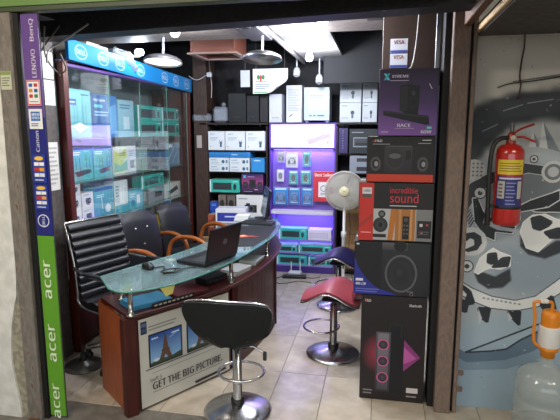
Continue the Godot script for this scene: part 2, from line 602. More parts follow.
func wood_arm_chair(label: String, at: Vector3, turn: float, w: float, hb: float, button: bool):   # padded back, bent wooden arms
	var t := thing("armchair", label, "chair", at, turn)
	var leather := mat("1b1d22", 0.42)
	caster_base(t, mat("1d1d20", 0.4))
	part("seat", t, leather, Vector3(0, 0.43, 0.02), Vector3(0.48, 0.11, 0.46), 0.035)
	var st := begin()
	var back := func(u, v):
		var s: float = 2.0 * u - 1.0
		var e: float = pow(absf(s), 4.0)
		var top := smoothstep(0.86, 1.0, v)
		return Vector3(s * (w / 2) * (1.0 - 0.12 * top), 0.44 + hb * v - 0.03 * top * e, -0.2 - 0.09 * v + 0.03 * sin(v * PI) - 0.03 * e - 0.02 * top)
	shell(st, back, 16, 16, 0.06)
	var b := obj("backrest", st, leather, t)
	if button:
		for q in [Vector2(0.36, 0.72), Vector2(0.64, 0.72), Vector2(0.5, 0.45)]:
			st = begin()
			var c: Vector3 = back.call(q.x, q.y)
			lathe(st, [[0.011, 0.0], [0.01, 0.006], [0.0, 0.009]], 12, Transform3D(Basis(Vector3.RIGHT, PI / 2), c))
			obj("button", st, mat("c9cacc", 0.25, 0.9), b)
	for s in [-1, 1]:
		st = begin()
		var pts := curve([Vector3(s * 0.25, 0.45, -0.2), Vector3(s * 0.285, 0.62, -0.17), Vector3(s * 0.29, 0.68, -0.04), Vector3(s * 0.29, 0.675, 0.12), Vector3(s * 0.285, 0.6, 0.22), Vector3(s * 0.25, 0.42, 0.16)], 5)
		tube(st, pts, 0.02, 8)
		obj("armrest", st, mat("9a5320", 0.3, 0.0, 0.4), t)
	part("seat_frame", t, mat("18181a", 0.5), Vector3(0, 0.37, 0), Vector3(0.3, 0.02, 0.3), 0.004)

# ---------------------------------------------------------------- the mural's paint
const MURAL := {
	"smoke": [-30, 218, 30, 173, 118, 147, 228, 136, 325, 143, 334, 241, 198, 214, 111, 232, 51, 300, 15, 356, -22, 371],
	"band": [-13, 442, 17, 393, 68, 361, 156, 335, 245, 347, 344, 356, 347, 383, 248, 374, 166, 362, 83, 389, 35, 426, 11, 484],
	"spike1": [161, 291, 170, 248, 193, 291],
	"spike1s": [170, 248, 193, 291, 181, 291],
	"spike2": [188, 291, 193, 222, 242, 304],
	"spike2s": [193, 222, 242, 304, 211, 296],
	"cres": [25, 435, 34, 503, 63, 543, 93, 556, 92, 530, 137, 534, 146, 511, 98, 501, 59, 474, 41, 435],
	"cres2": [152, 451, 214, 424, 286, 384, 346, 373, 352, 445, 255, 468, 192, 470],
	"cres3": [98, 512, 155, 493, 153, 471, 224, 455, 252, 434, 250, 407, 176, 437, 102, 481],
	"wr": [157, 527, 163, 499, 185, 478, 218, 474, 247, 487, 272, 495, 276, 534, 250, 535, 227, 559, 208, 582, 176, 572],
	"wrs": [158, 533, 175, 561, 208, 582, 251, 546, 277, 545, 279, 573, 227, 599, 182, 589, 160, 567],
	"hole1": [183, 487, 205, 480, 237, 496, 228, 508, 208, 520, 190, 515],
	"hole2": [219, 525, 254, 512, 274, 517, 276, 539, 236, 541],
	"y1": [56, 607, 74, 589, 89, 576, 109, 587, 138, 597, 138, 626, 112, 637, 85, 635, 69, 642, 54, 655, 42, 649],
	"y1s": [42, 649, 69, 648, 100, 658, 138, 632, 143, 667, 123, 689, 83, 695, 55, 678],
	"hole3": [76, 618, 77, 594, 98, 590, 103, 617, 87, 623],
	"hole4": [90, 632, 115, 604, 136, 600, 132, 627],
	"ring": [-6, 670, 40, 697, 95, 718, 158, 726, 210, 710, 270, 654, 364, 569, 368, 614, 274, 697, 225, 739, 160, 758, 92, 754, 36, 734, -4, 712],
	"tooth1": [0, 682, 35, 707, 48, 742, 21, 750, 30, 716],
	"tooth1b": [-3, 730, 31, 740, 27, 771, -1, 761],
	"tooth2": [60, 756, 92, 754, 87, 797, 72, 786],
	"tooth2s": [60, 756, 72, 786, 65, 808],
	"tooth3": [141, 760, 173, 757, 174, 799, 154, 780],
	"tooth3s": [141, 760, 154, 780, 144, 793],
	"tooth4": [225, 733, 254, 707, 268, 753, 248, 767],
	"ledge": [5, 878, 31, 895, 101, 885, 144, 875, 180, 844, 243, 803, 316, 744, 377, 711, 381, 763, 285, 830, 209, 879, 143, 909, 36, 926, 7, 909],
	"ledge2": [7, 909, 36, 926, 143, 909, 209, 879, 285, 830, 381, 763, 385, 798, 287, 865, 211, 909, 145, 937, 37, 951, 8, 941],
	"lo": [8, 941, 37, 951, 145, 937, 211, 909, 287, 865, 385, 798, 409, 1068, 18, 1115],
	"swirl": [7, 557, 14, 536, 36, 532, 55, 543, 59, 563, 47, 584, 23, 591, 6, 586, 22, 579, 38, 570, 37, 555, 26, 550, 18, 559],
}

func fill(im: Image, flat: Array, c: Color, sc := 1.0):   # scanline fill of one painted shape
	var n := flat.size() / 2
	var lo := 1e9
	var hi := -1e9
	for i in n:
		lo = minf(lo, flat[i * 2 + 1] * sc); hi = maxf(hi, flat[i * 2 + 1] * sc)
	for y in range(maxi(int(lo), 0), mini(int(hi) + 1, im.get_height())):
		var xs := []
		var yy := y + 0.5
		for i in n:
			var j := (i + 1) % n
			var ya: float = flat[i * 2 + 1] * sc
			var yb: float = flat[j * 2 + 1] * sc
			if (ya <= yy) != (yb <= yy): xs.append(sc * lerpf(flat[i * 2], flat[j * 2], (yy - ya) / (yb - ya)))
		xs.sort()
		for q in range(0, xs.size() - 1, 2):
			var a := maxi(int(round(xs[q])), 0)
			var b := mini(int(round(xs[q + 1])), im.get_width())
			if b > a: im.fill_rect(Rect2i(a, y, b - a, 1), c)

func disc(x: float, y: float, r: float, n := 20) -> Array:
	var o := []
	for i in n: o += [x + r * cos(TAU * i / n), y + r * sin(TAU * i / n)]
	return o

func soft(im: Image, flat: Array, c: Color, blur: int):   # airbrushed: painted small, blended back large
	var w := im.get_width() / blur
	var h := im.get_height() / blur
	var s := Image.create(w * 4, h * 4, false, Image.FORMAT_RGBA8)
	s.fill(Color(c.r, c.g, c.b, 0))
	fill(s, flat, c, 4.0 / blur)
	s.resize(w * 2, h * 2, Image.INTERPOLATE_BILINEAR)
	s.resize(w, h, Image.INTERPOLATE_BILINEAR)
	s.resize(w * 2, h * 2, Image.INTERPOLATE_CUBIC)
	s.resize(w * 4, h * 4, Image.INTERPOLATE_CUBIC)
	s.resize(im.get_width(), im.get_height(), Image.INTERPOLATE_CUBIC)
	im.blend_rect(s, Rect2i(0, 0, im.get_width(), im.get_height()), Vector2i.ZERO)

func edge(im: Image, flat: Array, c: Color, w: float):   # an outline of paint
	var n := flat.size() / 2
	for i in n:
		var a := Vector2(flat[i * 2], flat[i * 2 + 1])
		var b := Vector2(flat[(i + 1) % n * 2], flat[(i + 1) % n * 2 + 1])
		var d := (b - a).normalized().orthogonal() * w / 2.0
		fill(im, [a.x + d.x, a.y + d.y, b.x + d.x, b.y + d.y, b.x - d.x, b.y - d.y, a.x - d.x, a.y - d.y], c)

func mural_image() -> Image:
	var im := Image.create(512, 1066, false, Image.FORMAT_RGBA8)
	im.fill(C("bcbfbc"))
	fill(im, [0, 0, 512, 0, 512, 150, 0, 190], C("c6c1b6"))
	soft(im, [0, 320, 512, 250, 512, 820, 0, 900], C("a6b0b6"), 32)
	soft(im, [60, 560, 300, 560, 300, 700, 100, 690], C("8a98a4"), 32)
	soft(im, MURAL.smoke, C("2c3034"), 16)
	soft(im, [60, 170, 330, 140, 330, 190, 90, 215], C("3c4044"), 8)
	soft(im, [-30, 830, 512, 600, 512, 1066, -30, 1066], C("9cb0be"), 32)
	for q in [[90, 195, 140, 178], [150, 175, 215, 165], [40, 250, 80, 230]]: edge(im, [q[0], q[1], q[2], q[3]], C("8c9092"), 3.0)
	edge(im, [110, 118, 180, 108, 250, 98, 340, 92], C("6d6a64"), 3.0)
	soft(im, [70, 350, 260, 340, 270, 470, 130, 520, 80, 500], C("6a7379"), 16)
	fill(im, MURAL.band, C("33373b")); edge(im, MURAL.band, C("c9cdce"), 2.0)
	for s in ["spike1", "spike2"]:
		fill(im, MURAL[s], C("d4d7d6")); fill(im, MURAL[s + "s"], C("7e868c"))
	for s in ["cres", "cres2", "cres3"]:
		soft(im, MURAL[s], C("1c2024"), 4); fill(im, MURAL[s], C("22272b"))
		edge(im, MURAL[s], C("d2d6d6"), 3.0)
	fill(im, [60, 490, 100, 512, 150, 520, 148, 528, 98, 524, 58, 505], C("aab0b4"))
	fill(im, disc(229, 358, 30), C("c4c7c6")); fill(im, disc(229, 358, 22), C("6b7277")); fill(im, disc(229, 358, 14), C("b7bcbe"))
	for s in ["wr", "y1"]:
		soft(im, MURAL[s + "s"], C("30353b"), 4)
		fill(im, MURAL[s], C("dfe1df")); edge(im, MURAL[s], C("f0f1ee"), 2.5)
	for s in ["hole1", "hole2", "hole3", "hole4"]:
		soft(im, MURAL[s], C("2a2f35"), 4); edge(im, MURAL[s], C("2a2f35"), 5.0)
	fill(im, MURAL.ring, C("dde0e0")); edge(im, MURAL.ring, C("50575e"), 3.0)
	for i in 9: fill(im, [70.0 + i * 12, 722 + i * 1.5, 77.0 + i * 12, 723 + i * 1.5, 77.0 + i * 12, 728 + i * 1.5, 70.0 + i * 12, 727 + i * 1.5], C("8d959a"))
	for s in ["tooth1", "tooth1b", "tooth2", "tooth3", "tooth4"]:
		fill(im, MURAL[s], C("272d33")); edge(im, MURAL[s], C("272d33"), 7.0)
	for s in ["tooth2s", "tooth3s"]: fill(im, MURAL[s], C("b9c0c4"))
	fill(im, MURAL.ledge, C("5f7588")); fill(im, MURAL.ledge2, C("7e96a8")); fill(im, MURAL.lo, C("96acbb"))
	edge(im, [31, 895, 101, 885, 144, 875, 180, 844, 243, 803, 316, 744], C("2d3640"), 5.0)
	fill(im, disc(25, 356, 30), C("c0c2c0"))
	for i in 16: fill(im, disc(12 + (i % 4) * 11, 338 + (i / 4) * 11, 3, 8), C("6a6762"))
	for q in [[22, 633, 17], [45, 420, 16], [178, 324, 10]]:
		fill(im, disc(q[0], q[1], q[2]), C("ced1d0")); edge(im, disc(q[0], q[1], q[2]), C("3c4146"), 3.0); fill(im, disc(q[0], q[1], q[2] * 0.4), C("3c4146"))
	fill(im, disc(30, 560, 42), C("cdd0cf")); fill(im, MURAL.swirl, C("2c3136"))
	for i in 7: edge(im, [4 + i * 3, 470 + i * 8, 16 + i * 3, 450 + i * 8], C("474c50"), 4.0)
	var rng := RandomNumberGenerator.new()
	rng.seed = 7
	for i in 160:   # scuffs and bare specks in the paint
		var x := rng.randf() * 512
		var y := rng.randf() * 1000
		edge(im, [x, y, x + rng.randf_range(-6, 6), y + rng.randf_range(-4, 7)], C("7c7a74") if i % 2 else C("d5d5d0"), rng.randf_range(1.0, 2.2))
	# the same wheel goes on to the right, beyond what the photograph shows
	for q in [[400, 470, 70], [430, 760, 60]]:
		soft(im, disc(q[0], q[1], q[2]), C("30353b"), 4); fill(im, disc(q[0] - 5, q[1] - 6, q[2] * 0.75), C("cfd3d3")); fill(im, disc(q[0] - 5, q[1] - 6, q[2] * 0.4), C("3a4046"))
	return im

func _ready():
	# ------------------------------------------------ camera, air, light
	var cam := Camera3D.new()
	cam.name = "camera"
	cam.fov = rad_to_deg(2.0 * atan(210.0 / 500.0))
	cam.position = Vector3(0, 1.6, 0)
	cam.rotation = Vector3(-0.158655, 0.194979, 0)
	cam.current = true
	add_child(cam)
	var env := Environment.new()
	# overcast daylight comes in through the gallery opening behind the viewer
	var sky := ProceduralSkyMaterial.new()
	sky.sky_top_color = C("dfe6ee"); sky.sky_horizon_color = C("e6e8ea"); sky.sky_energy_multiplier = 1.7
	sky.ground_bottom_color = C("6a6a66"); sky.ground_horizon_color = C("8a8a86"); sky.ground_energy_multiplier = 1.0
	env.background_mode = Environment.BG_SKY
	env.sky = Sky.new()
	env.sky.sky_material = sky
	env.tonemap_mode = Environment.TONE_MAPPER_LINEAR
	env.tonemap_exposure = 1.0
	env.sdfgi_enabled = true; env.ssao_enabled = true; env.ssil_enabled = true
	var we := WorldEnvironment.new()
	we.environment = env
	we.name = "air"
	add_child(we)
	print_mat = StandardMaterial3D.new()
	print_mat.vertex_color_use_as_albedo = true; print_mat.roughness = 0.5
	gloss_mat = StandardMaterial3D.new()
	gloss_mat.vertex_color_use_as_albedo = true; gloss_mat.roughness = 0.22
	lamps()
	structure()
	front()
	showcase()
	back_shelves()
	display_stand()
	counter()
	seats()
	speaker_boxes()
	corridor_things()
	ceiling_things()

func bulb_light(at: Vector3, e: float, h: String, size := 0.05, parent: Node = null):
	var l := OmniLight3D.new()
	l.light_color = C(h); l.light_energy = e; l.light_size = size; l.omni_range = 12.0; l.omni_attenuation = 2.0; l.shadow_enabled = true
	l.name = "bulb_light"
	(self if parent == null else parent).add_child(l, true)
	l.position = at

func area_light(at: Vector3, size: Vector2, turn: Vector3, e: float, h: String, parent: Node = null):
	var l := AreaLight3D.new()
	l.area_size = size; l.light_color = C(h); l.light_energy = e; l.area_range = 12.0; l.shadow_enabled = true
	l.name = "panel_light"
	(self if parent == null else parent).add_child(l, true)
	l.position = at
	l.rotation = turn

func lamps():
	# tube fittings under the corridor ceiling: they light the white wall, the mural and the sign strip
	for q in [[-1.6, -0.9, 1], [1.4, -0.7, 0]]:
		var t := thing("tube_light", ["white twin tube fitting on the corridor ceiling, towards the extinguisher wall", "white twin tube fitting on the corridor ceiling, towards the white wall"][q[2]], "lamp", Vector3(q[0], 2.84, q[1]), 0.0, "corridor tube fittings")
		part("housing", t, mat("dcdcd8", 0.5), Vector3(0, 0.03, 0), Vector3(1.25, 0.06, 0.2), 0.006)
		for s in [-1, 1]:
			var st := begin()
			tube(st, [Vector3(-0.59, -0.02, s * 0.05), Vector3(0.59, -0.02, s * 0.05)], 0.014, 10)
			obj("tube", st, glow("fff6e6", 3.0), t)
		area_light(Vector3(0, -0.045, 0), Vector2(1.2, 0.16), Vector3(-PI / 2, 0, 0), [3.2, 4.6][q[2]], "fff2dd", t)

func structure():
	var plaster := noise_mat("d4d4cf", "e6e6e2", 0.02, Vector3(1.2, 1.2, 1.2), 0.8, 0.05, 0, 3)
	var concrete := noise_mat("8a8576", "aaa590", 0.03, Vector3(2, 2, 2), 0.9, 0.2, 0, 5)
	var dark := noise_mat("1d1c1f", "2a282b", 0.02, Vector3(1.5, 1.5, 1.5), 0.7, 0.03, 0, 6)
	var brown := noise_mat("3a2a24", "4a352c", 0.03, Vector3(4, 0.6, 4), 0.55, 0.02, 0, 7)
	# floors
	var fl := Node3D.new()
	fl.name = "floor"
	fl.set_meta("kind", "structure")
	add_child(fl)
	part("grout", fl, mat("75706a", 0.9), Vector3(-0.9, -0.055, -4.25), Vector3(3.9, 0.102, 3.56), 0.0)
	var tiles := [noise_mat("b5aa99", "c5baa9", 0.012, Vector3(1.3, 1.3, 1.3), 0.22, 0.0, 0, 11), noise_mat("b9ad9d", "c8bdac", 0.012, Vector3(1.1, 1.1, 1.1), 0.22, 0.0, 0, 12), noise_mat("b0a798", "bfb6a8", 0.012, Vector3(1.6, 1.6, 1.6), 0.24, 0.0, 0, 13)]
	var st := begin()
	bx(st, Vector3.ZERO, Vector3(0.2965, 0.008, 0.5965), 0.0012)
	st.generate_normals()
	var tm := st.commit()
	for i in 13:
		for j in 6:
			var o := MeshInstance3D.new()
			o.mesh = tm
			o.material_override = tiles[(i * 5 + j * 7) % 3]
			o.name = "tile"
			fl.add_child(o, true)
			o.position = Vector3(-2.55 + 0.3 * i - 0.0, -0.004, -2.78 - 0.6 * j)
	sbox("floor_corridor", noise_mat("6e6a64", "7e7972", 0.02, Vector3(1.5, 1.5, 1.5), 0.45, 0.03, 0, 8), Vector3(-4, -0.11, -2.475), Vector3(4, -0.002, 2.6))
	# shop walls
	sbox("wall_left", brown, Vector3(-2.72, 0, -6.1), Vector3(-2.6, 2.75, -2.45))
	sbox("wall_back", dark, Vector3(-2.72, 0, -6.12), Vector3(0.62, 2.75, -6.0))
	sbox("wall_right", dark, Vector3(0.5, 0, -6.12), Vector3(0.62, 2.75, -3.0))
	sbox("ceiling", dark, Vector3(-2.8, 2.62, -6.12), Vector3(0.7, 2.75, -2.55))
	# corridor shell
	sbox("wall_front_left", concrete, Vector3(-4, -0.1, -2.45), Vector3(-1.885, 2.9, -2.28))
	sbox("wall_front_right", plaster, Vector3(0.46, -0.1, -3.0), Vector3(4, 2.9, -2.88))
	sbox("wall_behind", plaster, Vector3(-4, -0.1, 2.6), Vector3(4, 0.7, 2.72))
	sbox("wall_behind_lintel", plaster, Vector3(-4, 2.55, 2.6), Vector3(4, 2.9, 2.72))
	sbox("wall_behind_pier", plaster, Vector3(-4, 0.7, 2.6), Vector3(-2.2, 2.55, 2.72))
	sbox("wall_behind_pier", plaster, Vector3(3.2, 0.7, 2.6), Vector3(4, 2.55, 2.72))
	sbox("wall_corridor_left", plaster, Vector3(-4.12, -0.1, -3.0), Vector3(-4, 2.9, 2.72))
	sbox("wall_corridor_right", plaster, Vector3(4, -0.1, -3.0), Vector3(4.12, 2.9, 2.72))
	sbox("ceiling_corridor", plaster, Vector3(-4.12, 2.9, -3.0), Vector3(4.12, 3.0, 2.72))
	# the white coat of plaster on the left wall has broken away along the post
	st = begin()
	slab_xy(st, [Vector2(-4, 0), Vector2(-1.93, 0), Vector2(-1.935, 0.1), Vector2(-1.952, 0.2), Vector2(-1.965, 0.32), Vector2(-1.96, 0.42), Vector2(-1.948, 0.53), Vector2(-1.925, 0.63), Vector2(-1.9, 0.72), Vector2(-1.89, 0.85), Vector2(-1.888, 1.6), Vector2(-1.888, 2.6), Vector2(-4, 2.6)], -2.28, -2.268)
	struct("wall_plaster", st, plaster)
	# steel post beside it, with its foot plate
	var steel := noise_mat("6f6962", "87807a", 0.03, Vector3(3, 1.0, 3), 0.6, 0.04, 0, 9, "6b4a33")
	sbox("trim_1", steel, Vector3(-1.885, 0, -2.4), Vector3(-1.8, 2.17, -2.262), 0.004)
	sbox("trim_2", mat("101010", 0.6), Vector3(-1.8, 0, -2.36), Vector3(-1.772, 2.17, -2.285), 0.002)
	sbox("trim_3", mat("6b4a33", 0.8), Vector3(-1.87, 0, -2.262), Vector3(-1.81, 0.012, -2.2), 0.003)
	# right pillar: two rusty shutter guides and the dark slot between them
	var rust := noise_mat("6d5d54", "7f6d62", 0.035, Vector3(4, 1.2, 4), 0.65, 0.06, 0, 10, "7d5138")
	sbox("trim_4", rust, Vector3(0.352, 0, -2.87), Vector3(0.438, 2.62, -2.77), 0.004)
	sbox("trim_5", mat("0d0c0c", 0.7), Vector3(0.438, 0, -2.87), Vector3(0.452, 2.62, -2.81))
	sbox("trim_6", rust, Vector3(0.452, 0, -2.879), Vector3(0.474, 2.62, -2.785), 0.003)
	sbox("trim_7", mat("121112", 0.7), Vector3(0.318, 0, -2.98), Vector3(0.352, 2.62, -2.83), 0.002)
	for y in [0.13, 0.23]:   # the lock lugs of the guide
		var l := sbox("trim_8" if y < 0.2 else "trim_9", rust, Vector3(0.474, y - 0.016, -2.83), Vector3(0.51, y + 0.016, -2.818), 0.005)
	# header over the opening, and the fascia hung in front of it
	st = begin()
	prism(st, [Vector2(-2.6, -2.9), Vector2(0.44, -2.45), Vector2(0.44, -2.6), Vector2(-2.6, -3.05)], 2.155, 2.9)
	struct("trim_10", st, noise_mat("232126", "302e33", 0.03, Vector3(2, 4, 2), 0.6, 0.05, 0, 14))
	sbox("trim_11", mat("232126", 0.7), Vector3(0.34, 2.2, -2.88), Vector3(0.5, 2.9, -2.6))
	sbox("trim_12", mat("1e1c1f", 0.7), Vector3(-2.7, 2.2, -2.6), Vector3(-1.78, 2.9, -2.4))
	sbox("trim_13", mat("46503c", 0.5), Vector3(-4, 2.175, -2.34), Vector3(0.36, 2.9, -2.285), 0.004)
	sbox("trim_14", mat("6f9152", 0.4), Vector3(-4, 2.2, -2.284), Vector3(0.36, 2.7, -2.278), 0.002)
	# boxed soffit over the corridor wall on the right
	var board := noise_mat("4a443e", "5a534b", 0.02, Vector3(2, 2, 2), 0.8, 0.03, 0, 15)
	sbox("trim_15", board, Vector3(0.485, 2.085, -2.879), Vector3(0.86, 2.15, -1.9), 0.003)
	sbox("trim_16", board, Vector3(0.865, 2.085, -2.879), Vector3(1.5, 2.15, -1.9), 0.003)
	sbox("trim_17", mat("6a4a38", 0.7), Vector3(0.4, 2.12, -2.76), Vector3(0.44, 2.2, -2.0), 0.003)
	sbox("trim_18", mat("c9a87a", 0.7), Vector3(0.466, 2.09, -2.87), Vector3(0.484, 2.12, -1.9), 0.003)
	# reveal on the left between the post and the showcase, brown pilasters and the panel over the speaker boxes
	sbox("trim_19", noise_mat("4a4340", "5c5450", 0.02, Vector3(2, 2, 2), 0.6, 0.03, 0, 16), Vector3(-2.6, 0, -3.06), Vector3(-2.13, 2.62, -2.46))
	sbox("trim_20", brown, Vector3(-2.06, 0, -5.72), Vector3(-1.905, 2.62, -5.42), 0.004)
	sbox("trim_21", mat("3f2e25", 0.55), Vector3(0.0, 1.86, -3.2), Vector3(0.5, 2.62, -3.14), 0.003)
	sbox("trim_22", mat("8d8d90", 0.35, 0.7), Vector3(0.285, 1.93, -2.98), Vector3(0.31, 2.62, -2.95), 0.002)

func front():
	# vertical brand sign on the left jamb
	var s := thing("sign_strip", "tall narrow sign strip, purple over blue over green, on the left jamb", "sign", Vector3(-1.716, 0.0, -2.3), 0.0)
	var W := 0.1
	part("backing", s, mat("3a3a3c", 0.6), Vector3(0, 1.09, -0.004), Vector3(W, 2.16, 0.006), 0.002)
	var panels := [["green_panel", 0.02, 1.05, "62a02c"], ["blue_panel", 1.05, 1.66, "24287e"], ["purple_panel", 1.66, 2.165, "6a4d94"]]
	for p in panels:
		part(p[0], s, mat(p[3], 0.35), Vector3(0, (p[1] + p[2]) / 2, 0.003), Vector3(W - 0.006, p[2] - p[1] - 0.004, 0.008), 0.001)
	var ink := Ink.new(W, 2.165, self)
	var V := func(y): return 1.0 - y / 2.165
	ink.text("acer", 0.28, V.call(0.917), 0.68, V.call(0.705), "e3f0d4", "Droid Sans", true, 1)
	ink.text("acer", 0.28, V.call(0.56), 0.68, V.call(0.345), "e3f0d4", "Droid Sans", true, 1)
	ink.text("acer", 0.28, V.call(0.215), 0.68, V.call(0.01), "e3f0d4", "Droid Sans", true, 1)
	ink.ring(0.5, V.call(1.13), 0.034, 0.005, "dfe6f6")
	ink.text("DELL", 0.42, V.call(1.155), 0.58, V.call(1.105), "dfe6f6", "Droid Sans", true, 1)
	ink.text("Canon", 0.4, V.call(1.595), 0.6, V.call(1.49), "cfd4ee", "Droid Sans", true, 1)
	ink.text("BenQ", 0.5, V.call(2.14), 0.78, V.call(2.035), "ddd0ea", "Droid Sans", true, 1)
	ink.text("LENOVO", 0.5, V.call(1.995), 0.74, V.call(1.86), "ddd0ea", "Droid Sans", true, 1)
	printed(ink, s, Vector3(0, 1.0825, 0.0085), Vector3.ZERO, "lettering")
	# stickers on the strip
	var stick := func(lab: String, y: float, h: float, base: String, kind: int):
		var t := thing("sticker", lab, "sticker", Vector3(-1.714, y, -2.2885), 0.0, "card stickers on the sign strip")
		part("sheet", t, mat(base, 0.35), Vector3(0, h / 2, 0.001), Vector3(0.075, h, 0.0015), 0.0)
		var k := Ink.new(0.072, h * 0.97, self)
		if kind == 0:
			k.rect(0.14, 0.12, 0.86, 0.6, "2f6fc0"); k.text("AMERICAN", 0.2, 0.2, 0.8, 0.33, "eef4fa"); k.text("EXPRESS", 0.2, 0.38, 0.8, 0.5, "eef4fa"); k.lines(0.14, 0.7, 0.7, 0.9, 2, "3a5ca8")
		elif kind == 1:
			k.rect(0, 0, 1, 1, "d8483a"); k.rect(0.06, 0.05, 0.94, 0.95, "efeff2")
			for i in 6: k.rect(0.15 + (i % 2) * 0.4, 0.12 + (i / 2) * 0.22, 0.43 + (i % 2) * 0.4, 0.26 + (i / 2) * 0.22, ["2d5aa6", "c0392b", "e08a2a", "2d5aa6", "c0392b", "3a8a4a"][i])
			k.lines(0.15, 0.82, 0.85, 0.9, 1, "8a8a90")
		else:
			k.rect(0, 0, 1, 1, "2a3f9e")
			k.ell(0.5, 0.12, 0.36, 0.075, "f0c43a")
			for i in 6: k.rect(0.1 + (i % 2) * 0.42, 0.26 + (i / 2) * 0.2, 0.48 + (i % 2) * 0.42, 0.39 + (i / 2) * 0.2, ["f2f2f2", "f2f2f2", "c0392b", "e0a03a", "f2f2f2", "dfe4ee"][i])
			k.lines(0.12, 0.87, 0.8, 0.95, 1, "dfe4ee")
		printed(k, t, Vector3(0, h / 2, 0.0022))
	stick.call("white sticker with a blue square on the sign strip", 1.605, 0.1, "f0f1f3", 0)
	stick.call("red-edged white sticker of card marks, topmost on the sign strip", 1.722, 0.125, "f0f1f3", 1)
	stick.call("blue card sticker with yellow oval, upper of two on the sign strip", 1.33, 0.145, "2a3f9e", 2)
	stick.call("blue card sticker with yellow oval, lower of two on the sign strip", 1.19, 0.13, "2a3f9e", 2)
	var cd := thing("sticker", "pale green card stuck on the steel post beside the purple sign", "sticker", Vector3(-1.845, 1.8, -2.261), 0.0)
	part("sheet", cd, mat("c4c8b0", 0.6), Vector3(0, 0.045, 0), Vector3(0.06, 0.09, 0.0015), 0.0)
	var ck := Ink.new(0.058, 0.088, self)
	ck.rect(0, 0, 1, 0.2, "8a9a5a"); ck.lines(0.1, 0.3, 0.9, 0.85, 4, "7d806c")
	printed(ck, cd, Vector3(0, 0.045, 0.0011))
	# papers taped to the reveal behind the strip
	for q in [[1.93, 0.17, -2.985, "creased white paper taped high behind the purple sign"], [1.76, 0.16, -2.985, "white notice sheet behind the sign strip, middle of three"], [1.2, 0.32, -2.975, "long white notice sheet lowest behind the sign strip"]]:
		var t := thing("paper_notice", q[3], "paper", Vector3(-2.128, q[0], q[2]), PI / 2, "papers behind the sign strip")
		part("sheet", t, mat("d8d5ce", 0.8), Vector3(0, q[1] / 2, 0), Vector3(0.13, q[1], 0.001), 0.0)
		var k := Ink.new(0.13, q[1], self)
		k.lines(0.1, 0.08, 0.9, 0.9, 9, "a9a6a0")
		printed(k, t, Vector3(0, q[1] / 2, 0.0008))
	# loose wires above the reveal
	for q in [[[Vector3(-1.78, 1.96, -2.5), Vector3(-1.9, 2.06, -2.7), Vector3(-1.8, 2.12, -2.72), Vector3(-1.66, 2.2, -2.73)], "pale wire rising to the header"],
			[[Vector3(-1.95, 2.2, -2.74), Vector3(-2.0, 2.05, -2.8), Vector3(-1.96, 1.95, -2.85), Vector3(-1.9, 1.97, -2.85), Vector3(-1.9, 2.05, -2.8)], "grey wire hanging in a loop"],
			[[Vector3(-1.85, 2.2, -2.74), Vector3(-2.02, 2.08, -2.8), Vector3(-2.05, 1.98, -2.78), Vector3(-2.1, 1.9, -2.72)], "brown wire running down the reveal"]]:
		var st := begin()
		tube(st, curve(q[0], 6), 0.005, 6)
		tag(obj("loose_wire", st, mat(["a9a69f", "77736c", "574a40"][used.get("loose_wire", -1) + 1], 0.6)), q[1] + " above the sign strip", "wire")
	# black bag standing behind the counter, seen past the strip
	var bag := thing("laptop_bag", "black laptop bag standing on the floor behind the counter", "bag", Vector3(-1.93, 0, -3.4), 0.9)
	part("body", bag, mat("141417", 0.7), Vector3(0, 0.16, 0), Vector3(0.34, 0.3, 0.1), 0.03)
	part("pocket", bag, mat("1a1a1e", 0.7), Vector3(0, 0.12, 0.056), Vector3(0.28, 0.18, 0.02), 0.008)
	var bk := Ink.new(0.1, 0.03, self)
	bk.text("acer", 0, 0, 1, 1, "8f9296")
	printed(bk, bag, Vector3(0.02, 0.25, 0.0505))
	var hs := begin()
	tube(hs, curve([Vector3(-0.07, 0.305, 0), Vector3(-0.06, 0.36, 0), Vector3(0.06, 0.36, 0), Vector3(0.07, 0.305, 0)], 5), 0.008)
	obj("handle", hs, mat("1a1a1e", 0.7), bag)

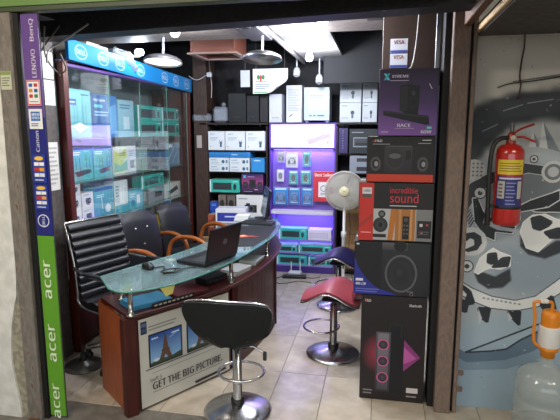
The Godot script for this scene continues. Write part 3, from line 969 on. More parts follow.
# ---------------------------------------------------------------- the glazed showcase along the left wall
func showcase():
	var maroon := noise_mat("46170f", "571f15", 0.02, Vector3(5, 0.5, 5), 0.35, 0.0, 0, 21)
	var gx := -2.12
	var z0 := -3.08
	var z1 := -5.41
	var zc := (z0 + z1) / 2
	var zl := z0 - z1
	var t := thing("display_showcase", "glass-fronted showcase with blue headboard along the left wall", "showcase", Vector3(0, 0, 0))
	part("post", t, maroon, Vector3(gx + 0.01, 1.03, z0 - 0.03), Vector3(0.06, 2.06, 0.06), 0.004)
	part("post", t, maroon, Vector3(gx - 0.0, 1.03, z1 - 0.001), Vector3(0.05, 2.06, 0.03), 0.003)
	part("base_cabinet", t, maroon, Vector3(gx - 0.23, 0.25, zc - 0.05), Vector3(0.42, 0.5, zl - 0.12), 0.004)
	for i in 4:
		var d := part("cabinet_door", t, maroon, Vector3(gx - 0.008, 0.25, z0 - 0.34 - i * 0.55), Vector3(0.018, 0.44, 0.535), 0.004)
		part("handle", d, mat("bfc0c4", 0.2, 1.0), Vector3(gx + 0.012, 0.38, z0 - 0.34 - i * 0.55), Vector3(0.014, 0.016, 0.09), 0.004)
	part("deck", t, mat("6a5d55", 0.4), Vector3(gx - 0.24, 0.51, zc - 0.03), Vector3(0.43, 0.02, zl - 0.1), 0.002)
	part("back_panel", t, mat("69757a", 0.35), Vector3(-2.56, 1.28, zc), Vector3(0.02, 1.54, zl - 0.02), 0.0)
	part("end_panel", t, mat("5a6264", 0.4), Vector3(gx - 0.24, 1.28, z0 - 0.012), Vector3(0.4, 1.54, 0.02), 0.002)
	part("end_panel", t, maroon, Vector3(gx - 0.24, 1.28, z1 - 0.0), Vector3(0.4, 1.54, 0.02), 0.002)
	part("top_board", t, mat("463a5c", 0.5), Vector3(gx - 0.22, 2.055, zc), Vector3(0.5, 0.02, zl + 0.02), 0.002)
	var glass := pane_mat("b9d6cc", 0.02)
	for y in [0.875, 1.22, 1.54]:
		part("shelf", t, pane_mat("7fae9e", 0.3), Vector3(gx - 0.24, y - 0.005, zc - 0.03), Vector3(0.42, 0.01, zl - 0.12), 0.001)
	for i in 4:   # sliding panes, alternately in front
		var zz := z0 - 0.06 - (i + 0.5) * 0.56
		var o := part("pane", t, glass, Vector3(gx - (0.012 if i % 2 else 0.0), 1.285, zz), Vector3(0.005, 1.52, 0.59), 0.0)
		part("pane_edge", o, mat("6f9a8c", 0.2), Vector3(gx - (0.012 if i % 2 else 0.0), 1.285, zz - 0.296), Vector3(0.006, 1.52, 0.004), 0.0)
	part("sliding_track", t, mat("9a9ca0", 0.3, 0.9), Vector3(gx - 0.006, 0.528, zc - 0.03), Vector3(0.04, 0.014, zl - 0.1), 0.002)
	part("valance", t, mat("5b3f86", 0.4), Vector3(gx + 0.005, 2.046, zc - 0.02), Vector3(0.05, 0.036, zl - 0.02), 0.002)
	var hz := -3.16
	var hl := hz - z1 + 0.01
	# the headboard sags a little towards its far end
	var head := part("headboard", t, mat("1f86c9", 0.3), Vector3(0, 0, -hl / 2), Vector3(0.03, 0.14, hl + 0.01), 0.003)
	head.position = Vector3(gx + 0.03, 2.142, hz)
	head.rotation.x = -0.026
	var k := Ink.new(hl, 0.14, self)
	for z in [-3.3, -3.59, -3.84, -4.2, -4.7, -4.98, -5.27]:
		var u: float = (hz - z) / hl
		k.oval(u, 0.5, 0.075, 0.05, 0.006, "d7ebf7")
		k.text("DELL", u - 0.024, 0.38, u + 0.024, 0.62, "d7ebf7")
	printed(k, head, Vector3(0.0156, 0, -hl / 2), Vector3(0, PI / 2, 0), "lettering", gloss_mat)
	# goods on its shelves: [z near, z far, base height, height, depth, kind]
	var fx := -2.225
	var G := "goods in the glass showcase"
	var put := func(called: String, label: String, za: float, zb: float, y: float, h: float, d: float, body: String, art):
		return carton(called, label, Vector3(fx - d / 2, y, (za + zb) / 2), Vector3(absf(zb - za) - 0.006, h, d), PI / 2, body, art, G)
	put.call("router_carton", "pale teal router box, top shelf of the showcase next to the maroon post", -3.3, -3.63, 1.541, 0.36, 0.12, "67b7bd", func(q):
		q.rect(0, 0, 1, 1, "7cc3c6", "55a9b4"); q.rect(0, 0.2, 0.4, 0.33, "3b53a8"); q.lines(0.05, 0.24, 0.35, 0.29, 1, "e4f2f6"); q.lines(0.6, 0.07, 0.92, 0.13, 1, "2c5c74")
		for u in [0.3, 0.42, 0.66, 0.78]: q.stroke(u, 0.32, u, 0.72, 0.008, "4a8f9c")
		q.poly([0.18, 0.76, 0.5, 0.68, 0.82, 0.78, 0.5, 0.9], "e3edf0"))
	put.call("router_carton", "dark blue router box with white print on the showcase top shelf", -3.64, -4.03, 1.541, 0.345, 0.12, "1d5596", func(q):
		q.hrect(0, 0, 1, 1, "1c4a86", "3d86c8"); q.text("High Speed", 0.08, 0.1, 0.5, 0.18, "d9ebf7"); q.rect(0.08, 0.24, 0.4, 0.31, "5fc8c8"); q.lines(0.08, 0.38, 0.62, 0.52, 2, "a9cbe8")
		q.poly([0.62, 0.3, 0.95, 0.2, 0.98, 0.9, 0.7, 0.94], "6aa9d8"))
	put.call("router_carton", "pale blue carton on the showcase top shelf beside the stacked keyboards", -4.04, -4.33, 1.541, 0.32, 0.12, "8fc4d4", func(q): q.rect(0, 0, 1, 1, "9fd0dc", "7fb8cc"); q.rect(0.3, 0.45, 0.7, 0.8, "c9e4ea"); q.lines(0.1, 0.1, 0.8, 0.25, 2, "4a86a0"))
	var kb := func(q): art_keyboard(q, "2fb5a4", "3a4448")
	put.call("keyboard_carton", "teal keyboard box in the showcase, lower left of the four", -4.4, -4.92, 1.541, 0.145, 0.1, "2fb5a4", kb)
	put.call("keyboard_carton", "teal keyboard box in the showcase, lower right of the four", -4.935, -5.385, 1.541, 0.145, 0.1, "2fb5a4", kb)
	put.call("keyboard_carton", "teal keyboard box in the showcase, upper left of the four", -4.4, -4.92, 1.688, 0.145, 0.1, "2fb5a4", kb)
	put.call("keyboard_carton", "teal keyboard box in the showcase, upper right of the four", -4.935, -5.385, 1.688, 0.145, 0.1, "2fb5a4", kb)
	put.call("router_carton", "teal router box with dark four-aerial router, showcase middle shelf by the post", -3.28, -3.61, 1.221, 0.25, 0.1, "4fb0b4", func(q): art_router(q, "63bfc0", "46a4ac", "2a2338"))
	put.call("router_carton", "teal router box, second on the showcase middle shelf from the post", -3.62, -3.9, 1.221, 0.245, 0.1, "58b6b8", func(q): art_router(q, "6ac4c4", "4aa8b0", "4a2f3c"))
	put.call("software_carton", "white carton with yellow and green swirl in the showcase", -3.93, -4.165, 1.221, 0.235, 0.1, "dfe6d8", func(q):
		q.rect(0, 0, 1, 1, "e6ecdc"); q.poly([0, 0.1, 0.5, 0.3, 0.9, 0.05, 1, 0.35, 0.5, 0.75, 0, 0.6], "c9d67a"); q.poly([0, 0.55, 0.45, 0.72, 1, 0.5, 1, 0.9, 0, 0.95], "8fc0a0"); q.lines(0.4, 0.2, 0.9, 0.35, 2, "6a8a4a"))
	put.call("adapter_carton", "narrow plain white carton on the showcase middle shelf", -4.17, -4.335, 1.221, 0.235, 0.1, "dce3e4", func(q): q.rect(0, 0, 1, 1, "dfe6e8"); q.lines(0.15, 0.15, 0.8, 0.4, 3, "9aa8b0"); q.rect(0.25, 0.55, 0.75, 0.85, "7f8f98"))
	put.call("adapter_carton", "grey-green sleeve standing on the showcase middle shelf", -4.345, -4.57, 1.221, 0.21, 0.08, "7c9488", func(q): q.rect(0, 0, 1, 1, "86a092", "6d877a"); q.lines(0.2, 0.2, 0.8, 0.5, 3, "a9bdb2"))
	put.call("camera_carton", "black carton with dark cameras on the showcase middle shelf", -4.6, -4.98, 1.221, 0.23, 0.12, "24282c", func(q): q.rect(0, 0, 1, 1, "2a3034"); q.ell(0.3, 0.5, 0.14, 0.3, "15171a"); q.ell(0.68, 0.5, 0.16, 0.33, "15171a"); q.ell(0.68, 0.5, 0.07, 0.15, "5a6a70"); q.stroke(0.5, 0.05, 0.42, 0.25, 0.01, "8aa098"))
	put.call("cable_pack", "steel-blue sealed pack at the far end of the showcase middle shelf", -5.02, -5.38, 1.221, 0.24, 0.09, "5b7d98", func(q): q.hrect(0, 0, 1, 1, "4f7390", "86a9bf"); q.stroke(0.1, 0.8, 0.6, 0.15, 0.014, "b9d2de"); q.stroke(0.4, 0.9, 0.9, 0.3, 0.012, "a4c2d2"); q.rect(0.1, 0.05, 0.45, 0.2, "dce6ea"))
	var cw := func(q): art_camera_white(q)
	put.call("webcam_carton", "white camera box, lowest of three stacked by the post in the showcase", -3.26, -3.42, 0.876, 0.12, 0.1, "e8e9ee", cw)
	put.call("webcam_carton", "white camera box, middle of three stacked by the post in the showcase", -3.26, -3.42, 0.998, 0.12, 0.1, "e8e9ee", cw)
	put.call("webcam_carton", "white camera box, topmost of three stacked by the post in the showcase", -3.26, -3.42, 1.12, 0.085, 0.1, "e8e9ee", cw)
	put.call("webcam_carton", "white camera box, lower of the pair beside the stack of three", -3.425, -3.59, 0.876, 0.12, 0.1, "e8e9ee", cw)
	put.call("webcam_carton", "white camera box, upper of the pair beside the stack of three", -3.425, -3.59, 0.998, 0.12, 0.1, "e8e9ee", cw)
	put.call("extender_carton", "sky-teal carton with pale device on the showcase bottom shelf", -3.6, -3.89, 0.876, 0.26, 0.1, "4aa9be", func(q): q.rect(0, 0, 1, 1, "66bccb", "3f9cb8"); q.rect(0, 0, 1, 0.1, "3a4fa0"); q.ell(0.7, 0.7, 0.16, 0.14, "e6f2f4"); q.stroke(0.35, 0.25, 0.4, 0.7, 0.01, "d8eef0"); q.lines(0.1, 0.2, 0.5, 0.32, 2, "e6f6f8"))
	put.call("extender_carton", "white and teal aerial adapter box on the showcase bottom shelf", -3.91, -4.15, 0.876, 0.285, 0.1, "d9e8e4", func(q): q.rect(0, 0, 1, 1, "dcebe6"); q.rect(0, 0.75, 1, 1, "3aa9b8"); q.rect(0.4, 0.2, 0.55, 0.7, "f8fafa"); q.rect(0.62, 0.14, 0.7, 0.7, "f8fafa"); q.lines(0.08, 0.12, 0.32, 0.5, 4, "6aa8a4"))
	put.call("extender_carton", "square sky-blue adapter box with white plug on the showcase bottom shelf", -4.155, -4.44, 0.876, 0.175, 0.1, "3fa7bf", func(q): q.rect(0, 0, 1, 1, "4fb4c8"); q.rect(0.55, 0.3, 0.78, 0.75, "eef4f4"); q.lines(0.08, 0.15, 0.45, 0.4, 2, "d5eef2"); q.ell(0.25, 0.7, 0.12, 0.16, "2f8fae"))
	put.call("webcam_carton", "grey carton with black webcam under the single teal keyboard in the showcase", -4.55, -4.93, 0.876, 0.16, 0.1, "7d848a", func(q): q.rect(0, 0, 1, 1, "8a9196"); q.rect(0.42, 0.35, 0.85, 0.7, "1c1e22"); q.ell(0.58, 0.52, 0.1, 0.18, "43494e"); q.lines(0.06, 0.12, 0.4, 0.3, 2, "cfd4d6"))
	put.call("keyboard_carton", "single teal keyboard box lying above the grey webcam carton", -4.42, -4.93, 1.037, 0.125, 0.1, "2fb5a4", kb)
	put.call("webcam_carton", "white carton with black camera at the far end of the showcase", -4.95, -5.38, 0.876, 0.15, 0.1, "d8dcd4", func(q): q.rect(0, 0, 1, 1, "dde0d6"); q.poly([0.2, 0.55, 0.75, 0.25, 0.85, 0.55, 0.3, 0.8], "1d2024"); q.rect(0.9, 0, 1, 1, "b8c2a0"))
	var cols := ["d8b93a", "e0ddd2", "c9cfd4", "b7402c"]
	var names := ["yellow small box", "cream small box", "pale grey small box", "red small box"]
	for i in 4:
		var base: String = cols[i]
		put.call("small_carton", names[i] + " on the showcase deck near the far end", -4.75 - i * 0.15, -4.88 - i * 0.15, 0.521, [0.2, 0.16, 0.22, 0.14][i], 0.08, base, func(q): q.rect(0, 0, 1, 1, base); q.lines(0.15, 0.15, 0.85, 0.4, 2, "6a6a64"); q.ell(0.5, 0.68, 0.22, 0.16, "55534c"))
	# on top of the headboard
	var bagst := begin()
	var rng := RandomNumberGenerator.new()
	rng.seed = 5
	var bump := func(u, v):
		var a: float = u * TAU
		var e: float = v * PI
		var r := 0.1 + 0.025 * sin(3.0 * a + 5.0 * v) + 0.02 * sin(7.0 * a) * sin(e * 2.0)
		return Vector3(r * 1.5 * sin(e) * cos(-a), 0.1 - r * 0.95 * cos(e) * 0.95, r * 1.8 * sin(e) * sin(-a))
	shell(bagst, bump, 28, 14, 0.002)
	var pb := obj("plastic_bag", bagst, pane_mat("c9d2d8", 0.35, 0.2))
	pb.position = Vector3(-2.22, 2.075, -4.05)
	tag(pb, "crumpled clear plastic bag lying on top of the showcase", "bag")
	var pap := thing("paper_pad", "flat cream carton lying on the showcase top above the first logos", "box", Vector3(-2.25, 2.066, -3.6), 0.0)
	part("body", pap, mat("c9c2b4", 0.8), Vector3(0, 0.085, 0), Vector3(0.26, 0.17, 0.3), 0.004)
	part("flap", pap, mat("b9b09e", 0.8), Vector3(0, 0.173, 0.06), Vector3(0.26, 0.006, 0.17), 0.001)

# ---------------------------------------------------------------- shelves on the back wall
func back_shelves():
	var wood := mat("2b201e", 0.55)
	var zf := -5.4
	var t := thing("shelf_unit", "dark shelf unit full of boxed goods, left of the purple stand", "shelf", Vector3(0, 0, 0))
	for x in [-1.902, -1.222]: part("side_panel", t, wood, Vector3(x, 0.82, -5.62), Vector3(0.016, 1.64, 0.38), 0.002)
	part("back_panel", t, mat("211b22", 0.7), Vector3(-1.56, 0.82, -5.82), Vector3(0.68, 1.64, 0.014), 0.0)
	for y in [0.06, 0.6, 0.9, 1.135, 1.375]: part("shelf_board", t, wood, Vector3(-1.562, y - 0.009, -5.62), Vector3(0.662, 0.018, 0.37), 0.002)
	var t2 := thing("shelf_unit", "dark shelf unit behind the pedestal fan, right of the purple stand", "shelf", Vector3(0, 0, 0))
	for x in [-0.447, 0.012]: part("side_panel", t2, wood, Vector3(x, 0.82, -5.62), Vector3(0.016, 1.64, 0.38), 0.002)
	part("back_panel", t2, mat("1c1a24", 0.7), Vector3(-0.22, 0.82, -5.82), Vector3(0.45, 1.64, 0.014), 0.0)
	for y in [0.06, 0.9, 1.14, 1.35]: part("shelf_board", t2, wood, Vector3(-0.2175, y - 0.009, -5.62), Vector3(0.44, 0.018, 0.37), 0.002)
	var up := thing("wall_shelf", "long dark upper shelf across the back wall under the black bulkhead", "shelf", Vector3(0, 0, 0))
	part("board", up, wood, Vector3(-1.6, 1.669, -5.62), Vector3(0.79, 0.022, 0.4), 0.003)
	part("board", up, wood, Vector3(-0.215, 1.669, -5.62), Vector3(0.48, 0.022, 0.4), 0.003)
	for x in [-1.8, -1.3, -0.4, 0.0]: part("bracket", up, mat("3a3a3e", 0.4, 0.7), Vector3(x, 1.651, -5.62), Vector3(0.02, 0.012, 0.36), 0.002)
	var box := func(called: String, label: String, x0: float, x1: float, y: float, h: float, body: String, art, group: String, d := 0.22):
		return carton(called, label, Vector3((x0 + x1) / 2, y, zf - d / 2), Vector3(x1 - x0 - 0.005, h, d), 0.0, body, art, group)
	var L := "boxed goods on the left back shelf"
	var wr := func(q): art_white_router(q)
	box.call("router_carton", "white router box in the top row of three, beside the brown pilaster", -1.89, -1.695, 1.377, 0.21, "e2e6ea", wr, L)
	box.call("router_carton", "white router box, middle of the top row of three", -1.69, -1.46, 1.377, 0.21, "e2e6ea", wr, L)
	box.call("router_carton", "white router box in the top row of three, beside the purple stand", -1.455, -1.235, 1.377, 0.21, "e2e6ea", wr, L)
	box.call("camera_carton", "long flat blue carton above the white small boxes", -1.885, -1.4, 1.294, 0.06, "2a7fc2", func(q): q.rect(0, 0, 1, 1, "2f8ad0", "2272b4"); q.lines(0.55, 0.3, 0.7, 0.6, 1, "bfe0f6"), L)
	box.call("camera_carton", "short blue carton behind the purple speaker box", -1.395, -1.24, 1.137, 0.155, "2a86c8", func(q): q.rect(0, 0, 1, 1, "2f8ed2"); q.lines(0.2, 0.1, 0.7, 0.25, 1, "d9eefa"), L)
	var cams := ["upper left", "upper right", "lower left", "lower right"]
	for i in 4:
		var xa := -1.885 + (i % 2) * 0.24
		box.call("camera_carton", "small white camera box, %s of the four on the blue shelf" % cams[i], xa, xa + 0.235, 1.215 if i < 2 else 1.137, 0.077, "dfe4e8", func(q): q.rect(0, 0, 1, 1, "e2e7ea"); q.lines(0.08, 0.2, 0.4, 0.45, 1, "7fa8c0"); q.lines(0.08, 0.55, 0.5, 0.85, 2, "aab4bc"); q.ell(0.72, 0.55, 0.08, 0.26, "3f6a84"); q.rect(0.85, 0.3, 0.95, 0.75, "5f86a0"), L)
	box.call("keyboard_carton", "teal keyboard box on the back shelf left of the purple speaker box", -1.885, -1.53, 0.902, 0.145, "2fae9e", func(q): art_keyboard(q, "3ab8a6", "24383a"), L)
	box.call("speaker_carton", "purple and pink speaker box with three dark speakers on the back shelf", -1.51, -1.255, 0.902, 0.212, "3a2a6a", func(q):
		q.rect(0, 0, 1, 0.5, "2a2458", "a8407a"); q.rect(0, 0.5, 1, 1, "6a3a6a", "1d1838"); q.poly([0.06, 0.06, 0.12, 0.06, 0.22, 0.2, 0.16, 0.2], "4ad0d8"); q.poly([0.16, 0.06, 0.22, 0.06, 0.12, 0.2, 0.06, 0.2], "4ad0d8"); q.lines(0.28, 0.1, 0.6, 0.17, 1, "b9a8d8")
		art_speakers(q); q.lines(0.6, 0.78, 0.75, 0.86, 1, "e4d8ee"); q.lines(0.1, 0.9, 0.5, 0.95, 1, "b9b0cc"), L, 0.16)
	box.call("ink_carton", "small deep blue box, upper of two beside the clear packs", -1.885, -1.79, 0.69, 0.1, "1f46a8", func(q): q.rect(0, 0, 1, 1, "2450b8"); q.lines(0.2, 0.2, 0.8, 0.5, 2, "9ab4ea"), L, 0.12)
	box.call("ink_carton", "small deep blue box, lower of two beside the clear packs", -1.885, -1.79, 0.602, 0.086, "1f3f96", func(q): q.rect(0, 0, 1, 1, "1f46a4"); q.lines(0.2, 0.2, 0.8, 0.5, 2, "8aa6e0"), L, 0.12)
	box.call("cable_pack", "brownish cable pack beside the small blue boxes", -1.785, -1.69, 0.602, 0.27, "6a5d58", func(q): q.rect(0, 0, 1, 1, "7a6c66"); q.ell(0.5, 0.35, 0.3, 0.16, "3a3432"); q.rect(0.1, 0.6, 0.9, 0.9, "c9c4c0"), L, 0.1)
	box.call("cable_pack", "brownish cable pack beside the white printer carton", -1.68, -1.58, 0.602, 0.27, "5f5450", func(q): q.rect(0, 0, 1, 1, "6f625e"); q.ell(0.5, 0.35, 0.3, 0.16, "2f2a2a"); q.rect(0.1, 0.62, 0.9, 0.88, "b9b4b2"), L, 0.1)
	box.call("camera_carton", "white carton with a black camera behind the monitor", -1.572, -1.25, 0.602, 0.275, "e2e2e0", func(q): q.rect(0, 0, 1, 1, "e6e6e4"); q.rect(0.3, 0.4, 0.75, 0.72, "26282c"); q.ell(0.55, 0.56, 0.12, 0.15, "4c5258"); q.ell(0.55, 0.56, 0.06, 0.08, "101214"); q.rect(0.36, 0.33, 0.5, 0.4, "26282c"); q.lines(0.08, 0.1, 0.4, 0.2, 1, "9a9a9a"), L, 0.2)
	# upper shelf
	var U := "goods on the upper back shelf"
	var y := 1.681
	box.call("computer_case", "black tower case on the upper shelf, leftmost of three", -1.648, -1.444, y, 0.315, "16161a", func(q): q.rect(0, 0, 1, 1, "0d0d12"); q.rect(0.06, 0.03, 0.94, 0.97, "09090c"); q.lines(0.3, 0.8, 0.7, 0.83, 1, "4a4a52"), U, 0.3)
	box.call("computer_case", "black tower case on the upper shelf, middle of three", -1.439, -1.297, y, 0.29, "141418", func(q): q.rect(0, 0, 1, 1, "0c0c11"); q.rect(0.08, 0.04, 0.92, 0.5, "0e0e12"); q.lines(0.4, 0.78, 0.6, 0.81, 1, "5a5a62"), U, 0.3)
	box.call("computer_case", "narrow black tower case on the upper shelf beside the white cartons", -1.29, -1.2, y, 0.29, "15141c", func(q): q.rect(0, 0, 1, 1, "0d0c14"); q.rect(0.1, 0.1, 0.9, 0.3, "0e0e14"), U, 0.3)
	box.call("tall_carton", "narrow plain white carton on the upper shelf right of the black cases", -1.188, -1.045, y, 0.3, "c3c5d0", func(q): q.rect(0, 0, 1, 1, "c6c9d4"); q.lines(0.2, 0.8, 0.8, 0.88, 1, "9aa0b0"), U, 0.25)
	box.call("tall_carton", "tall white carton with fine print on the upper shelf", -1.0, -0.828, y, 0.39, "c9ccd2", func(q): q.rect(0, 0, 1, 1, "ccd0d6"); q.lines(0.12, 0.08, 0.88, 0.7, 14, "9aa0a8"); q.stroke(0.2, 0.85, 0.4, 0.78, 0.01, "5a626a"), U, 0.25)
	var wc = box.call("computer_case", "white computer case with slim feet on the upper shelf", -0.806, -0.53, y + 0.02, 0.345, "c0cbd0", func(q): q.rect(0, 0, 1, 1, "c3d0d6"); q.rect(0.05, 0.04, 0.95, 0.94, "b4c2ca"); q.rect(0.16, 0.16, 0.84, 0.7, "bfccd2"); q.lines(0.2, 0.22, 0.8, 0.32, 2, "8a9aa2"); q.rect(0.2, 0.84, 0.3, 0.88, "5a666e"); q.rect(0.36, 0.84, 0.46, 0.88, "5a666e"); q.rect(0.52, 0.84, 0.8, 0.88, "5a666e"), U, 0.3)
	for x in [-0.11, 0.11]: part("foot", wc, mat("aab8c0", 0.4), Vector3(x, -0.01, 0.08), Vector3(0.03, 0.02, 0.08), 0.002)
	var spots := [[-0.426, -0.198, 0.0, "lower left"], [-0.19, -0.035, 0.0, "lower right"], [-0.426, -0.198, 0.203, "upper left"], [-0.19, -0.035, 0.203, "upper right"]]
	for s in spots:
		box.call("camera_carton", "pale grey carton, %s of the block of four above the fan" % s[3], s[0], s[1], y + s[2], 0.2, "bcc2c8", func(q): q.rect(0, 0, 1, 1, "c0c6cc"); q.lines(0.08, 0.1, 0.35, 0.2, 1, "6f8fa4"); q.ell(0.6, 0.5, 0.09, 0.11, "3a4a56"); q.rect(0.55, 0.58, 0.65, 0.8, "4f626e"); q.lines(0.1, 0.72, 0.42, 0.85, 2, "98a0a8"), U, 0.25)
	# wrapped printers at the left end of the upper shelf
	for q in [[-1.975, 0.05, "flat grey bundle in clear film at the left end of the upper shelf", "5b5a62", 0.2, 0.1], [-1.75, 0.0, "small film-wrapped parcel on the upper shelf beside the black cases", "7a7c88", 0.16, 0.17]]:
		var b := thing("wrapped_parcel", q[2], "parcel", Vector3(q[0], y, -5.52), q[1], U)
		part("body", b, mat(q[3], 0.3), Vector3(0, q[5] / 2, 0), Vector3(q[4], q[5], 0.2), 0.02)
		part("film", b, pane_mat("c9d2dc", 0.25, 0.15), Vector3(0, q[5] / 2 + 0.003, 0), Vector3(q[4] + 0.02, q[5] + 0.006, 0.22), 0.03)
		part("film_twist", b, pane_mat("c9d2dc", 0.35, 0.15), Vector3(0.02, q[5] + 0.03, 0.02), Vector3(0.05, 0.05, 0.04), 0.015)
	# right-hand shelf
	var R := "boxes on the right back shelf"
	box.call("printer_carton", "narrow dark purple box standing left of the black printer box", -0.43, -0.33, 1.352, 0.27, "2e2450", func(q): q.rect(0, 0, 1, 1, "33285a"); q.lines(0.4, 0.06, 0.5, 0.85, 8, "8a7cb8"), R)
	box.call("printer_carton", "black printer box with line drawing behind the top speaker box", -0.32, -0.02, 1.352, 0.26, "23252b", func(q): art_drawing(q, "26282e", "8a9098"), R)
	box.call("printer_carton", "grey printer box, upper of two behind the fan", -0.31, -0.06, 1.244, 0.085, "8a8f96", func(q): q.rect(0, 0, 1, 1, "9095a0"); q.rect(0.3, 0.3, 0.95, 0.75, "33363c"), R)
	box.call("printer_carton", "grey printer box, lower of two behind the fan", -0.31, -0.06, 1.142, 0.1, "858a92", func(q): q.rect(0, 0, 1, 1, "8a909a"); q.rect(0.3, 0.3, 0.95, 0.75, "2e3138"), R)
	for i in 2:
		var cb := thing("cardboard_box", ["plain brown cardboard box on the floor behind the stools", "plain brown cardboard box stacked behind the fan pole"][i], "box", Vector3(-0.22, [0.061, 0.462][i], -5.6), 0.04 * i)
		part("body", cb, noise_mat("8d6d48", "9b7a52", 0.03, Vector3(3, 3, 3), 0.85, 0.02, 0, 31), Vector3(0, 0.2, 0), Vector3(0.3, 0.398, 0.26), 0.004)
		part("tape", cb, mat("b9935c", 0.3), Vector3(0, 0.26, 0.1305), Vector3(0.3, 0.05, 0.001), 0.0)
	# paper poster hanging from the ceiling line, its lower corner curled
	var ps := thing("hanging_poster", "white poster with a red and green emblem hanging above the black cases", "poster", Vector3(-1.13, 2.1, -5.2), 0.0)
	var st := begin()
	var f := func(u, v):
		var curl: float = pow(maxf(u + v - 1.35, 0.0), 1.6) * 0.35
		return Vector3((u - 0.5) * 0.37 - curl * 0.5, (0.5 - v) * 0.25 + curl * 0.3, curl)
	shell(st, func(u, v): return f.call(u, 1.0 - v), 16, 12, 0.001)
	obj("sheet", st, mat("e4e6e6", 0.6), ps)
	var k := Ink.new(0.37, 0.25, self)
	k.ell(0.16, 0.34, 0.045, 0.1, "2f7f4a"); k.ell(0.3, 0.34, 0.045, 0.1, "2f7f4a"); k.ell(0.23, 0.38, 0.03, 0.16, "c23a34"); k.rect(0.08, 0.5, 0.4, 0.53, "3f8a58")
	k.lines(0.07, 0.6, 0.5, 0.84, 3, "7a8088"); k.rect(0.03, 0.92, 0.42, 0.97, "4f9a62")
	k.rect(0.56, 0.12, 0.86, 0.5, "b9bfc4")
	printed(k, ps, Vector3(0, 0, 0.0012))
	for x in [-0.15, 0.15]:
		st = begin()
		tube(st, [Vector3(x, 0.125, 0), Vector3(x, 0.52, 0)], 0.0012, 5)
		obj("thread", st, mat("9a9a9a", 0.5), ps)
	var nt := thing("paper_notice", "small blank white card beside the hanging poster", "paper", Vector3(-1.4, 2.06, -5.21), 0.0)
	part("sheet", nt, mat("c9ccd4", 0.7), Vector3(0, 0.07, 0), Vector3(0.1, 0.17, 0.0015), 0.0)
	st = begin()
	tube(st, [Vector3(0, 0.15, 0), Vector3(0, 0.56, 0)], 0.0012, 5)
	obj("thread", st, mat("9a9a9a", 0.5), nt)
	part("pin", nt, mat("77787c", 0.4), Vector3(0, 0.155, 0.002), Vector3(0.01, 0.01, 0.004), 0.001)
	var pl := thing("paper_notice", "pale sticker on the brown pilaster beside the showcase", "paper", Vector3(-2.0, 1.4, -5.418), 0.0)
	part("sheet", pl, mat("b9aeaa", 0.7), Vector3(0, 0.07, 0), Vector3(0.06, 0.14, 0.0015), 0.0)

